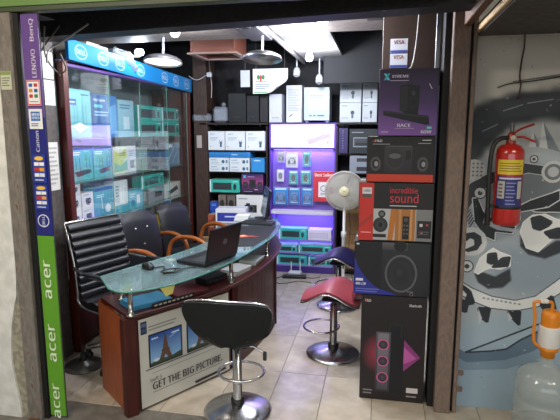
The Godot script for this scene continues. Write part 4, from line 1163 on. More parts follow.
# ---------------------------------------------------------------- the lit purple stand
func display_stand():
	var purple := mat("5a3f9e", 0.4)
	var zf := -5.42
	var t := thing("display_stand", "purple lit display stand with white light box at the back", "stand", Vector3(0, 0, 0))
	for x in [-1.185, -0.465]: part("side_panel", t, purple, Vector3(x, 0.83, -5.62), Vector3(0.016, 1.66, 0.36), 0.002)
	part("hanging_panel", t, mat("7762b2", 0.45), Vector3(-0.825, 1.05, -5.55), Vector3(0.7, 0.7, 0.016), 0.001)
	part("lower_back", t, mat("8a78d0", 0.5), Vector3(-0.825, 0.39, -5.78), Vector3(0.7, 0.64, 0.014), 0.0)
	part("ledge", t, mat("d9d4e6", 0.35), Vector3(-0.825, 0.69, -5.57), Vector3(0.7, 0.04, 0.3), 0.003)
	for y in [0.385, 0.235, 0.09]: part("shelf", t, mat("8f80c8", 0.4), Vector3(-0.825, y - 0.008, -5.6), Vector3(0.7, 0.016, 0.34), 0.002)
	part("plinth", t, mat("452f80", 0.4), Vector3(-0.825, 0.037, -5.6), Vector3(0.7, 0.074, 0.33), 0.003)
	part("top_board", t, purple, Vector3(-0.825, 1.669, -5.66), Vector3(0.74, 0.02, 0.3), 0.002)
	var hb := part("light_box", t, purple, Vector3(-0.825, 1.535, -5.5), Vector3(0.74, 0.288, 0.14), 0.004)
	part("lit_sign", hb, glow("c4b0ff", 2.1), Vector3(-0.825, 1.535, zf - 0.006), Vector3(0.69, 0.245, 0.01), 0.0)
	var k := Ink.new(0.69, 0.245, self)
	k.text("logitech", 0.13, 0.3, 0.5, 0.62, "c8c0e8", "Droid Sans", false)
	var im := glow("ffffff", 1.0)
	im.albedo_color = Color.BLACK
	im.emission_energy_multiplier = 4.0
	im.emission = C("f4f0ff")
	printed(k, hb, Vector3(-0.825, 1.535, zf), Vector3.ZERO, "sign_lettering", im)
	var k2 := Ink.new(0.69, 0.245, self)
	k2.poly([0.56, 0.68, 0.9, 0.36, 0.97, 0.5, 0.61, 0.88], "8878b8")
	k2.ell(0.9, 0.78, 0.025, 0.08, "8878b8")
	var im2 := glow("b8a9e6", 0.62)
	printed(k2, hb, Vector3(-0.825, 1.535, zf + 0.0005), Vector3.ZERO, "sign_keyboard", im2)
	area_light(Vector3(-0.825, 1.535, zf + 0.02), Vector2(0.66, 0.22), Vector3(0, PI, 0), 0.1, "cbb8ff", t)
	# LED strips under the light box and in the alcoves
	for q in [[1.384, -5.5, 0.35], [0.664, -5.62, 0.28], [0.362, -5.62, 0.12], [0.212, -5.62, 0.1]]:
		part("led_strip", t, glow("c0aaff", 2.0), Vector3(-0.825, q[0], q[1]), Vector3(0.66, 0.006, 0.012), 0.0)
		area_light(Vector3(-0.825, q[0] - 0.008, q[1]), Vector2(0.66, 0.012), Vector3(-PI / 2, 0, 0), q[2], "bca4ff", t)
	# hanging packs, each on its peg
	var packs := [
		[-1.115, -1.026, 1.241, 0.12, "grey and white pack, top row of the purple panel, leftmost", func(q): art_headset(q, "b8b4c8", "9a96b0", "4a4658")],
		[-1.014, -0.881, 1.187, 0.165, "white headphone pack, top row of the purple panel", func(q): art_headset(q, "e4e4ea", "d4d4de", "2c2e38")],
		[-0.826, -0.738, 1.201, 0.165, "teal mouse pack, top row of the purple panel", func(q): art_mouse(q, "3fb9bd", "3b4048")],
		[-1.116, -1.037, 1.03, 0.134, "small white pack, middle row of the purple panel", func(q): art_mouse(q, "d9d9e4", "8a8a9a")],
		[-0.981, -0.88, 1.0, 0.155, "teal mouse pack, middle row, left of two", func(q): art_mouse(q, "35b2b0", "2b3038")],
		[-0.847, -0.736, 1.003, 0.155, "teal mouse pack, middle row, right of two", func(q): art_mouse(q, "35b2b0", "2b3038")],
		[-1.158, -0.991, 0.765, 0.2, "blue headset pack, bottom row, leftmost of three", func(q): art_headset(q, "2f8fd8", "2272c0", "123c7a")],
		[-0.98, -0.857, 0.775, 0.19, "blue headset pack, bottom row, middle of three", func(q): art_headset(q, "2f8fd8", "2272c0", "123c7a")],
		[-0.835, -0.712, 0.77, 0.195, "blue headset pack, bottom row beside the red box", func(q): art_headset(q, "2f8fd8", "2272c0", "123c7a")]]
	for p in packs:
		var xm: float = (p[0] + p[1]) / 2
		var o := thing("hanging_pack", p[4], "pack", Vector3(xm, p[2], -5.48), 0.0, "packs hung on the purple panel")
		part("card", o, mat("d4d4dc", 0.4), Vector3(0, p[3] / 2, 0), Vector3(p[1] - p[0], p[3], 0.008), 0.001)
		var q := Ink.new((p[1] - p[0]) * 0.98, p[3] * 0.98, self)
		p[5].call(q)
		printed(q, o, Vector3(0, p[3] / 2, 0.0045))
		part("blister", o, pane_mat("dfe6ee", 0.12, 0.08), Vector3(0, p[3] * 0.45, 0.016), Vector3((p[1] - p[0]) * 0.7, p[3] * 0.6, 0.02), 0.006)
		var st := begin()
		tube(st, [Vector3(xm, p[2] + p[3] + 0.006, -5.54), Vector3(xm, p[2] + p[3] + 0.006, -5.45), Vector3(xm, p[2] + p[3] + 0.014, -5.44)], 0.003, 6)
		obj("peg", st, mat("c9c9d0", 0.2, 1.0), t)
	var rb := carton("earphone_carton", "red best seller box hung on the purple panel behind the fan", Vector3(-0.59, 0.815, -5.49), Vector3(0.225, 0.335, 0.05), 0.0, "c93038", func(q):
		q.rect(0, 0, 1, 1, "d23a44"); q.text("Best Seller", 0.06, 0.05, 0.94, 0.16, "fbe9ea"); q.rect(0.24, 0.34, 0.76, 0.85, "efe9ea"); q.ring(0.5, 0.56, 0.035, 0.007, "55565e"); q.rect(0.35, 0.7, 0.65, 0.78, "b9bcc4"), "packs hung on the purple panel")
	# boxed keyboards on the lit shelves
	var K := "boxed keyboards on the purple stand"
	var kb := [
		[-1.09, -0.765, 0.386, 0.12, "teal keyboard box on the stand's upper lit shelf", "3cc0c0", 0],
		[-0.76, -0.49, 0.386, 0.115, "white keyboard box on the stand's upper lit shelf", "d8d4ea", 1],
		[-1.12, -0.875, 0.236, 0.078, "teal keyboard box on the stand's middle shelf, left", "58c8cc", 0],
		[-0.865, -0.485, 0.236, 0.088, "long teal keyboard box on the stand's middle shelf, right", "3fb8b8", 0],
		[-1.115, -0.76, 0.091, 0.108, "teal keyboard box on the stand's bottom shelf, left", "48c0c4", 0],
		[-0.75, -0.485, 0.091, 0.098, "teal keyboard box on the stand's bottom shelf, right", "52b4bc", 0]]
	for b in kb:
		var hue: String = b[5]
		var kk: int = b[6]
		carton("keyboard_carton", b[4], Vector3((b[0] + b[1]) / 2, b[2], -5.51), Vector3(b[1] - b[0] - 0.006, b[3], 0.15), 0.0, hue, func(q):
			if kk == 1:
				q.rect(0, 0, 1, 1, "dcd8ee"); q.rect(0.08, 0.3, 0.86, 0.8, "b4aed0"); q.rect(0.1, 0.34, 0.84, 0.76, "cfcae4")
			else: art_keyboard(q, hue, "2c4a50"), K)
	# a router on its stand and a power strip on the floor before it
	var rt := thing("router", "white router lying on black power strip before the stand", "router", Vector3(-0.87, 0.034, -5.26), 0.0)
	part("body", rt, mat("d9dade", 0.4), Vector3(0, 0.015, 0), Vector3(0.14, 0.03, 0.09), 0.008)
	for x in [-0.05, 0.05]: part("aerial", rt, mat("e0e0e4", 0.4), Vector3(x, 0.07, -0.04), Vector3(0.012, 0.12, 0.012), 0.004)
	var pstrip := thing("power_strip", "black power strip on the floor before the purple stand", "power strip", Vector3(-0.87, 0, -5.22), 0.08)
	part("body", pstrip, mat("17171a", 0.4), Vector3(0, 0.017, 0), Vector3(0.26, 0.034, 0.075), 0.006)
	for i in 4: part("socket", pstrip, mat("2c2c30", 0.5), Vector3(-0.09 + i * 0.06, 0.0345, 0.02), Vector3(0.035, 0.002, 0.03), 0.0)
	for q in [[[Vector3(-1.0, 0.015, -5.23), Vector3(-1.06, 0.006, -5.12), Vector3(-1.0, 0.005, -4.98), Vector3(-0.9, 0.005, -5.02), Vector3(-0.8, 0.005, -5.1), Vector3(-0.66, 0.005, -5.06)], "black cord trailing on the floor left of the power strip"], [[Vector3(-0.74, 0.015, -5.21), Vector3(-0.66, 0.005, -5.24), Vector3(-0.6, 0.005, -5.3)], "short black cord right of the power strip"]]:
		var st := begin()
		tube(st, curve(q[0], 6), 0.004, 6)
		var cd := obj("cord", st, mat("1b1b1e", 0.5), pstrip)
		cd.transform = pstrip.transform.affine_inverse()

# ---------------------------------------------------------------- the bow-fronted counter
func counter():
	var maroon := noise_mat("3c1512", "4c1c17", 0.02, Vector3(5, 0.6, 5), 0.32, 0.0, 0, 41)
	var orange := noise_mat("8f4420", "a35428", 0.02, Vector3(4, 0.5, 4), 0.38, 0.02, 0, 42)
	var steel := mat("b9bab6", 0.2, 1.0)
	var t := thing("reception_counter", "bow-fronted wooden counter with raised glass top and picture panel", "counter", Vector3(0, 0, 0))
	var V := func(a): 
		var o := []
		for p in a: o.append(Vector2(p[0], p[1]))
		return o
	var fr: Array = curve(V.call([[-1.33, -2.41], [-1.12, -2.72], [-0.94, -3.05], [-0.85, -3.45], [-0.815, -3.9], [-0.86, -4.35], [-0.97, -4.7]]), 5)
	var bk: Array = curve(V.call([[-1.3, -4.62], [-1.24, -4.3], [-1.22, -3.9], [-1.25, -3.5], [-1.34, -3.18], [-1.47, -2.92], [-1.645, -2.67]]), 5)
	var st := begin()
	prism(st, fr + bk, 0.57, 0.59)
	obj("wood_shelf", st, maroon, t)
	st = begin()   # end panel towards the corridor
	prism(st, V.call([[-1.348, -2.4], [-1.372, -2.425], [-1.66, -2.66], [-1.64, -2.685]]), 0.0, 0.57)
	obj("end_panel", st, orange, t)
	st = begin()
	prism(st, V.call([[-1.295, -2.42], [-1.34, -2.375], [-1.375, -2.4], [-1.33, -2.46]]), 0.0, 0.575)
	obj("corner_post", st, maroon, t)
	# flat front board with its picture panel
	var mid := Vector3(-1.118, 0, -2.738)
	var turn := 1.019
	var fb := part("front_board", t, maroon, Vector3(0, 0.287, 0), Vector3(0.71, 0.565, 0.03), 0.003)
	fb.position = mid - Vector3(0.852, 0, 0.524) * 0.02
	fb.rotation.y = turn
	var pp := part("picture_panel", t, mat("c9c8be", 0.5), Vector3(0, 0.282, 0), Vector3(0.665, 0.535, 0.006), 0.001)
	pp.position = mid
	pp.rotation.y = turn
	var k := Ink.new(0.665, 0.535, self)
	k.rect(0.015, 0.03, 0.075, 0.17, "1d2c4e"); k.rect(0.022, 0.05, 0.068, 0.09, "5a6a8a"); k.rect(0.022, 0.11, 0.068, 0.15, "3c4c6c")
	k.lines(0.09, 0.09, 0.38, 0.16, 2, "8d8d88")
	for u in [0.1, 0.5]:   # two tablets showing a tower against a blue sky
		k.poly([u - 0.05, 0.575, u + 0.37, 0.575, u + 0.36, 0.59, u - 0.05, 0.59], "6f7074")
		k.rect(u - 0.015, 0.195, u + 0.335, 0.565, "14161c")
		k.rect(u, 0.21, u + 0.32, 0.55, "1d4fa6", "8fc0e6")
		k.poly([u + 0.15, 0.23, u + 0.16, 0.23, u + 0.185, 0.4, u + 0.225, 0.53, u + 0.185, 0.53, u + 0.155, 0.47, u + 0.125, 0.53, u + 0.085, 0.53, u + 0.125, 0.4], "6a4a3a")
		k.rect(u + 0.112, 0.41, u + 0.198, 0.425, "5a3c30"); k.poly([u, 0.52, u + 0.1, 0.5, u + 0.2, 0.52, u + 0.32, 0.49, u + 0.32, 0.55, u, 0.55], "3d4a34")
		k.stroke(u + 0.2, 0.3, u + 0.3, 0.24, 0.003, "d5e6f4"); k.lines(u + 0.015, 0.235, u + 0.08, 0.27, 1, "cfe0f0"); k.lines(u + 0.22, 0.235, u + 0.3, 0.27, 1, "cfe0f0"); k.ell(u + 0.06, 0.5, 0.03, 0.02, "c9d6e0")
	k.lines(0.11, 0.63, 0.9, 0.645, 1, "8d8d88")
	k.text("Swift 3", 0.08, 0.685, 0.2, 0.73, "55554f", "Droid Sans", false)
	k.text("GET THE BIG PICTURE.", 0.11, 0.745, 0.9, 0.83, "1d1d1f")
	k.lines(0.11, 0.85, 0.88, 0.865, 1, "6a6a66")
	k.poly([0.56, 0.945, 0.94, 0.935, 0.95, 0.965, 0.57, 0.975], "26262a")
	printed(k, pp, Vector3(0, 0.282, 0.0034))
	st = begin()   # rail along the shelf's front edge
	var rail := []
	for p in fr.slice(0, 26): rail.append(Vector3(p.x + 0.006, 0.58, p.y + 0.003))
	tube(st, rail, 0.012, 8)
	obj("edge_rail", st, maroon, t)
	st = begin()   # second post and the curved side beyond it
	prism(st, V.call([[-0.925, -3.06], [-0.9, -3.1], [-0.925, -3.135], [-0.965, -3.09]]), 0.0, 0.57)
	obj("post", st, maroon, t)
	var seg: Array = fr.slice(11, 22)
	for i in seg.size() - 1:
		var a: Vector2 = seg[i]
		var b: Vector2 = seg[i + 1]
		var n := Vector2(-(b.y - a.y), b.x - a.x).normalized() * 0.018
		if n.x > 0: n = -n
		st = begin()
		prism(st, [a, a.lerp(b, 0.985), b + n, a + n], 0.0, 0.568)
		obj("side_stave", st, maroon, t)
	st = begin()
	prism(st, V.call([[-0.8, -3.9], [-0.81, -3.95], [-0.86, -3.95], [-0.855, -3.9]]), 0.0, 0.57)
	obj("post", st, maroon, t)
	# glass on steel pillars
	var gf: Array = curve(V.call([[-1.42, -2.385], [-1.31, -2.345], [-1.2, -2.42], [-1.105, -2.54], [-1.02, -2.72], [-0.94, -3.0], [-0.885, -3.3], [-0.845, -3.62], [-0.825, -4.0], [-0.86, -4.37], [-0.97, -4.72]]), 4)
	var gb: Array = curve(V.call([[-1.32, -4.68], [-1.28, -4.3], [-1.26, -3.9], [-1.28, -3.55], [-1.36, -3.2], [-1.47, -2.9], [-1.585, -2.58]]), 4)
	st = begin()
	prism(st, gf + gb, 0.742, 0.752)
	var gl := obj("glass_top", st, pane_mat("86a5a9", 0.36, 0.05), t)
	var go: Array = []
	for p in gf + gb: go.append(Vector3(p.x, 0.747, p.y))
	st = begin()
	tube(st, go, 0.0052, 6, true)
	obj("polished_edge", st, mat("4f8f82", 0.15), gl)
	for p in [[-1.315, -2.42], [-0.95, -3.12], [-0.87, -3.87], [-1.5, -2.66], [-1.3, -3.3], [-1.25, -4.2]]:
		st = begin()
		lathe(st, [[0.026, 0.59], [0.026, 0.598], [0.014, 0.602], [0.014, 0.73], [0.024, 0.734], [0.024, 0.742], [0.0, 0.742]], 16, Transform3D(Basis(), Vector3(p[0], 0, p[1])))
		obj("pillar", st, steel, t)
	# ---- things on the glass
	var y := 0.7525
	var lp := thing("laptop", "open black laptop with its lid towards the viewer on the glass top", "laptop", Vector3(-0.985, y, -3.02), -1.911)
	var lm := mat("17181a", 0.4)
	part("base", lp, lm, Vector3(0, 0.012, 0.12), Vector3(0.335, 0.02, 0.235), 0.004)
	part("keyboard", lp, mat("26282b", 0.5), Vector3(0, 0.0225, 0.1), Vector3(0.28, 0.002, 0.1), 0.0)
	part("touchpad", lp, mat("202225", 0.35), Vector3(0, 0.0225, 0.195), Vector3(0.09, 0.001, 0.055), 0.0)
	for x in [-0.1, 0.1]: part("hinge", lp, mat("0f0f10", 0.4), Vector3(x, 0.02, 0.0), Vector3(0.04, 0.014, 0.014), 0.004)
	var lid := part("lid", lp, lm, Vector3(0, 0.115, 0), Vector3(0.335, 0.23, 0.012), 0.005)
	lid.position = Vector3(0, 0.02, -0.002)
	lid.rotation.x = -0.2
	part("screen", lid, mat("0c0d10", 0.15), Vector3(0, 0.115, 0.0063), Vector3(0.305, 0.19, 0.001), 0.0)
	var li := Ink.new(0.05, 0.05, self)
	li.ring(0.5, 0.5, 0.018, 0.004, "8f9396"); li.text("hp", 0.36, 0.34, 0.64, 0.68, "8f9396")
	printed(li, lid, Vector3(0, 0.125, -0.0064), Vector3(0, PI, 0), "emblem")
	var ms := thing("computer_mouse", "black mouse on the counter's glass top near its left end", "mouse", Vector3(-1.385, y, -2.79), 1.0)
	var st2 := begin()
	lathe(st2, [[0.0, 0.0], [0.03, 0.0], [0.033, 0.012], [0.026, 0.028], [0.012, 0.036], [0.0, 0.037]], 20, Transform3D(Basis().scaled(Vector3(1.0, 1.0, 1.7)), Vector3.ZERO))
	obj("shell", st2, mat("18191b", 0.3), ms)
	part("wheel", ms, mat("3a3b3e", 0.5), Vector3(0, 0.034, 0.024), Vector3(0.006, 0.008, 0.016), 0.002)
	st2 = begin()
	tube(st2, curve([Vector3(-1.345, y + 0.006, -2.79), Vector3(-1.3, y + 0.005, -2.83), Vector3(-1.27, y + 0.005, -2.78), Vector3(-1.22, y + 0.005, -2.8), Vector3(-1.18, y + 0.005, -2.74), Vector3(-1.24, y + 0.005, -2.7), Vector3(-1.2, y + 0.009, -2.68), Vector3(-1.16, y + 0.012, -2.78), Vector3(-1.23, y + 0.014, -2.76), Vector3(-1.25, y + 0.016, -2.68), Vector3(-1.17, y + 0.016, -2.7), Vector3(-1.15, y + 0.01, -2.8), Vector3(-1.1, y + 0.005, -2.86)], 6), 0.004, 6)
	tag(obj("mouse_cord", st2, mat("151517", 0.5)), "tangled black mouse cord on the glass before the laptop", "cord")
	var mt := thing("desk_mat", "black desk mat with a red emblem on the far counter top", "mat", Vector3(0, y, 0))
	st2 = begin()
	prism(st2, V.call([[-1.2, -3.42], [-0.885, -3.5], [-0.855, -3.85], [-0.88, -4.28], [-1.23, -4.22]]), 0.0, 0.003)
	obj("cloth", st2, mat("1d1d22", 0.75), mt)
	var mk := Ink.new(0.28, 0.2, self)
	mk.poly([0.0, 0.5, 0.25, 0.35, 0.4, 0.42, 0.5, 0.2, 0.6, 0.42, 0.75, 0.35, 1, 0.5, 0.7, 0.62, 0.5, 0.8, 0.3, 0.62], "a8382e"); mk.ell(0.5, 0.5, 0.14, 0.16, "d8794a"); mk.poly([0.44, 0.42, 0.56, 0.42, 0.5, 0.62], "f0d0a0")
	printed(mk, mt, Vector3(-1.06, 0.0036, -3.82), Vector3(-PI / 2, 0, 0), "emblem")
	var mo := thing("monitor", "flat black monitor seen from the side at the counter's far end", "monitor", Vector3(-1.07, y, -4.61), -1.25)
	part("foot", mo, mat("17171a", 0.35), Vector3(0, 0.006, 0), Vector3(0.22, 0.012, 0.16), 0.004)
	part("neck", mo, mat("1c1c20", 0.35), Vector3(0, 0.07, -0.02), Vector3(0.04, 0.13, 0.02), 0.004)
	var pn := part("panel", mo, mat("141418", 0.35), Vector3(0, 0.14, 0), Vector3(0.42, 0.27, 0.025), 0.005)
	pn.position = Vector3(0, 0.03, 0)
	pn.rotation.x = -0.16
	part("screen", pn, mat("4a6a94", 0.15), Vector3(0, 0.142, 0.013), Vector3(0.39, 0.24, 0.002), 0.0)
	var kb := thing("keyboard", "black keyboard lying before the monitor at the far end", "keyboard", Vector3(-1.06, y + 0.0, -4.36), -0.1)
	part("tray", kb, mat("1a1a1d", 0.45), Vector3(0, 0.011, 0), Vector3(0.3, 0.022, 0.12), 0.006)
	for r in 4:
		for c in 9: part("key", kb, mat("2b2b30", 0.5), Vector3(-0.128 + c * 0.032, 0.024, -0.042 + r * 0.027), Vector3(0.026, 0.006, 0.021), 0.0)
	var pc := carton("paper_carton", "white and indigo carton on the counter's far end before the shelves", Vector3(-1.47, 0.0, -4.9), Vector3(0.31, 0.81, 0.2), 0.12, "d4d4da", func(q): q.rect(0, 0, 1, 1, "dcdce2"); q.rect(0.05, 0.04, 0.97, 0.15, "2b3a9a"); q.lines(0.3, 0.07, 0.85, 0.11, 1, "c9d2f0"); q.rect(0.05, 0.17, 0.97, 0.6, "8a8c94"))
	var ws := thing("paper_stack", "stack of loose white papers on the far counter corner", "paper", Vector3(-1.27, y, -4.55), 0.1)
	for i in 4: part("sheet", ws, mat("dcdcda", 0.7), Vector3(0.004 * i, 0.006 + i * 0.012, -0.003 * i), Vector3(0.13, 0.011, 0.14), 0.001)
	var nt := thing("yellow_note", "yellow note stuck under the glass edge of the counter", "note", Vector3(-1.137, 0.712, -2.515), 0.85)
	st2 = begin()
	slab_xy(st2, [Vector2(-0.045, 0.028), Vector2(0.045, 0.028), Vector2(0.03, -0.02), Vector2(-0.012, -0.03)], 0.0, 0.0015)
	obj("sheet", st2, mat("d8cf72", 0.7), nt)
	# ---- on the wooden shelf under the glass
	var w := 0.591
	for q in [["folder", "light blue folder lying on the shelf under the glass", -1.33, -2.62, 0.9, Vector3(0.24, 0.03, 0.17), "3f8cb4"],
			["folder", "dark red folder lying on the shelf under the glass", -1.17, -2.83, 1.0, Vector3(0.22, 0.025, 0.17), "5e2026"],
			["leaflet_pile", "pile of white leaflets under the glass beside the second pillar", -0.99, -3.35, 1.3, Vector3(0.2, 0.035, 0.14), "cfd2d0"],
			["leaflet_pile", "pile of pale leaflets under the glass at the counter's bend", -0.95, -3.65, 1.5, Vector3(0.2, 0.03, 0.14), "b9c4c4"]]:
		var o := thing(q[0], q[1], "folder" if q[0] == "folder" else "papers", Vector3(q[2], w, q[3]), q[4], "papers under the counter glass")
		for i in 3: part("sheet", o, mat(q[6], 0.6), Vector3(0.004 * i, q[5].y * (i + 0.5) / 3, 0.003 * i), Vector3(q[5].x, q[5].y / 3.1, q[5].z), 0.001)
	var dv := thing("network_device", "flat black switch box on the shelf under the laptop", "device", Vector3(-1.09, w, -3.12), 1.15)
	part("case", dv, mat("15161a", 0.35), Vector3(0, 0.02, 0), Vector3(0.2, 0.04, 0.11), 0.004)
	for i in 5: part("port", dv, mat("4a4d52", 0.4), Vector3(-0.07 + i * 0.035, 0.018, 0.0555), Vector3(0.02, 0.014, 0.002), 0.0)
	var lt := thing("label_strip", "black strip of white lettering along the shelf edge under the glass", "strip", Vector3(-1.165, w, -2.66), turn)
	part("strip", lt, mat("1a1416", 0.5), Vector3(0, 0.016, 0), Vector3(0.3, 0.03, 0.004), 0.001)
	var lk := Ink.new(0.28, 0.024, self)
	for i in 9: lk.rect(0.02 + i * 0.11, 0.3, 0.09 + i * 0.11, 0.7, "b9b4a8")
	printed(lk, lt, Vector3(0, 0.016, 0.0024))
	# floor-standing bits behind the counter's far end
	var bt := carton("small_carton", "terracotta coloured carton standing behind the laptop", Vector3(-1.74, 0.0, -5.05), Vector3(0.075, 0.71, 0.1), 0.2, "9a4a32", func(q): q.rect(0, 0, 1, 1, "a4523a"); q.lines(0.2, 0.1, 0.8, 0.2, 2, "d9b0a0"))
	var ct := carton("small_carton", "tan cardboard carton low behind the laptop", Vector3(-1.76, 0.0, -4.88), Vector3(0.09, 0.49, 0.1), 0.1, "a9835a", func(q): q.rect(0, 0, 1, 1, "b08a60"); q.lines(0.2, 0.1, 0.8, 0.16, 1, "7a5a3a"))

func seats():
	office_chair("black ribbed office chair with chrome rails behind the counter", Vector3(-1.7, 0, -3.07), 1.206)
	wood_arm_chair("black armchair with buttoned back next to the ribbed office chair", Vector3(-1.7, 0, -3.72), 1.25, 0.46, 0.49, true)
	wood_arm_chair("black armchair with bare back and bent wooden arms, farthest behind the counter", Vector3(-1.7, 0, -4.4), 1.1, 0.36, 0.46, false)
	var G := "chrome pedestal bar stools"
	stool("black scoop bar stool in front of the counter's picture panel", Vector3(-0.754, 0, -2.566), 3.16, 0.475, mat("14181b", 0.42), 0, G)
	stool("red saddle bar stool beside the speaker boxes", Vector3(-0.284, 0, -3.417), -1.75, 0.475, mat("9c4650", 0.4), 1, G)
	stool("dark purple saddle bar stool before the lit purple stand", Vector3(-0.33, 0, -4.426), -1.75, 0.465, mat("26224a", 0.32), 1, G)
	var bp := thing("base_plate", "round dark metal base plate on the floor beside the green sign strip", "base plate", Vector3(-1.945, 0, -2.9))
	bp.scale = Vector3.ONE * 0.85
	var st := begin()
	lathe(st, [[0.0, 0.0], [0.15, 0.0], [0.153, 0.01], [0.14, 0.02], [0.05, 0.035], [0.03, 0.05], [0.0, 0.052]], 36)
	obj("plate", st, mat("77746e", 0.3, 0.7), bp)
	st = begin()
	lathe(st, [[0.022, 0.045], [0.022, 0.12], [0.0, 0.12]], 16)
	obj("stub", st, mat("2a2a2c", 0.4), bp)

# ---------------------------------------------------------------- stack of speaker cartons by the right pillar
func speaker_boxes():
	var G := "speaker boxes stacked by the right pillar"
	var z := -2.85
	var box := func(label: String, x0: float, x1: float, y0: float, y1: float, d: float, body: String, art):
		return carton("speaker_carton", label, Vector3((x0 + x1) / 2, y0, z - d / 2), Vector3(x1 - x0, y1 - y0 - 0.002, d), 0.0, body, art, G)
	box.call("tall black and magenta speaker box, lowest of the stack", -0.075, 0.296, 0.0, 0.652, 0.3, "1b1419", func(q):
		q.rect(0, 0, 1, 1, "1d161b"); q.ell(0.25, 0.55, 0.24, 0.2, "96364c", "1d161b"); q.poly([0.52, 0.3, 0.94, 0.56, 0.62, 0.74], "8a3a7a"); q.poly([0.55, 0.4, 0.88, 0.57, 0.6, 0.66], "b85aa0")
		q.poly([0.46, 0.3, 0.64, 0.27, 0.68, 0.36, 0.68, 0.94, 0.46, 0.92], "15121a"); q.rect(0.24, 0.335, 0.47, 0.92, "55555c", "2e2c34"); q.rect(0.27, 0.35, 0.44, 0.9, "7d7a84", "4a4652")
		for v in [0.46, 0.62, 0.78]:
			q.ring(0.355, v, 0.034, 0.007, "c85a90"); q.dot(0.355, v, 0.026, "4f4a56", "2a2630")
		q.rect(0.44, 0.25, 0.46, 0.34, "26242a"); q.rect(0.62, 0.25, 0.645, 0.38, "26242a"); q.rect(0.44, 0.25, 0.645, 0.265, "26242a")
		q.text("F&D", 0.05, 0.03, 0.14, 0.055, "d8d4d6"); q.poly([0.04, 0.055, 0.08, 0.03, 0.08, 0.055], "c83a34"); q.text("Bluetooth", 0.74, 0.055, 0.92, 0.08, "c9c4c8")
		q.lines(0.05, 0.9, 0.2, 0.96, 2, "8a8288"); q.rect(0.74, 0.86, 0.92, 0.91, "cfcccd"); q.lines(0.74, 0.93, 0.9, 0.96, 1, "9a9498"))
	box.call("black and royal blue speaker box with one large woofer", -0.124, 0.3, 0.654, 0.972, 0.28, "17181c", func(q):
		q.rect(0, 0, 1, 1, "1b1c20"); q.rect(0.37, 0.0, 1, 1, "2a2b30", "1f2024"); q.rect(0.37, 0, 0.7, 0.14, "5f6064", "3a3b40"); q.ell(0.61, 0.06, 0.085, 0.1, "1b1c1f")
		q.ell(0.63, 0.58, 0.215, 0.36, "4a4b50", "5c5d62"); q.ell(0.63, 0.58, 0.19, 0.32, "26272b"); q.ell(0.63, 0.6, 0.15, 0.26, "1a1b1e", "2c2d31"); q.ell(0.61, 0.56, 0.07, 0.12, "35363b", "1e1f23")
		q.poly([0, 0.3, 0.06, 0.5, 0.16, 0.7, 0.3, 0.86, 0.5, 0.95, 0.6, 1.0, 0.0, 1.0], "2a2f8e")
		q.rect(0.02, 0.03, 0.06, 0.06, "c9c9cc"); q.text("40W x 2W", 0.02, 0.78, 0.16, 0.83, "dfe2f2"); q.rect(0.02, 0.7, 0.12, 0.75, "dfe2f2"); q.lines(0.02, 0.88, 0.34, 0.97, 2, "6a70c0"); q.ring(0.78, 0.96, 0.01, 0.002, "9a9a9e"); q.lines(0.72, 0.9, 0.8, 0.93, 1, "7a7a80"))
	box.call("red and black speaker box reading incredible sound", -0.106, 0.305, 0.974, 1.311, 0.28, "1b1b1d", func(q):
		q.rect(0.0, 0, 1, 1, "1d1d20"); q.rect(0, 0, 0.2, 1, "c4342c"); q.poly([0.0, 0.72, 0.2, 0.52, 0.2, 0.58, 0.0, 0.78], "9c3a34")
		q.rect(0.04, 0.08, 0.17, 0.25, "d9d9da"); q.text("LABO", 0.06, 0.11, 0.15, 0.155, "3a4a8a"); q.rect(0.04, 0.19, 0.17, 0.25, "55565a"); q.lines(0.03, 0.84, 0.17, 0.88, 1, "e8a8a0")
		q.text("incredible", 0.42, 0.07, 0.79, 0.17, "d23a48", "Droid Sans", false); q.text("sound", 0.42, 0.18, 0.8, 0.33, "d23a48", "Droid Sans", false); q.lines(0.42, 0.37, 0.78, 0.4, 1, "d4d4d6")
		q.hrect(0.2, 0.44, 1, 0.985, "a9a9aa", "c4c0ba"); q.rect(0.78, 0.44, 1, 0.985, "7f8084")
		q.poly([0.44, 0.44, 0.52, 0.44, 0.47, 0.985, 0.4, 0.985], "b9722e"); q.rect(0.5, 0.44, 0.77, 0.985, "a8723c"); q.rect(0.55, 0.44, 0.58, 0.985, "c08a50"); q.rect(0.7, 0.44, 0.73, 0.985, "c9925a")
		q.poly([0.2, 0.44, 0.43, 0.44, 0.4, 0.96, 0.2, 0.96], "b4b6b8"); q.ell(0.315, 0.53, 0.05, 0.065, "26272a"); q.ell(0.315, 0.53, 0.03, 0.04, "606266"); q.ell(0.3, 0.72, 0.1, 0.13, "2a2b2e"); q.ell(0.3, 0.72, 0.08, 0.105, "4a4b50", "33343a"); q.ell(0.3, 0.72, 0.03, 0.04, "1a1a1c"); q.rect(0.2, 0.88, 0.38, 0.94, "26272b")
		q.rect(0.6, 0.56, 0.69, 0.96, "1d1d20"); q.dot(0.645, 0.62, 0.012, "4f5056")
		for i in 6: q.dot(0.625 + (i % 2) * 0.04, 0.72 + (i / 2) * 0.07, 0.006, "5a5b60")
		q.rect(0.8, 0.63, 0.985, 0.93, "232428"); q.rect(0.83, 0.68, 0.87, 0.73, "c9c9cc"); q.dot(0.93, 0.7, 0.006, "d04a3a"); q.dot(0.86, 0.84, 0.006, "d04a3a"); q.lines(0.82, 0.8, 0.96, 0.88, 2, "55565c"))
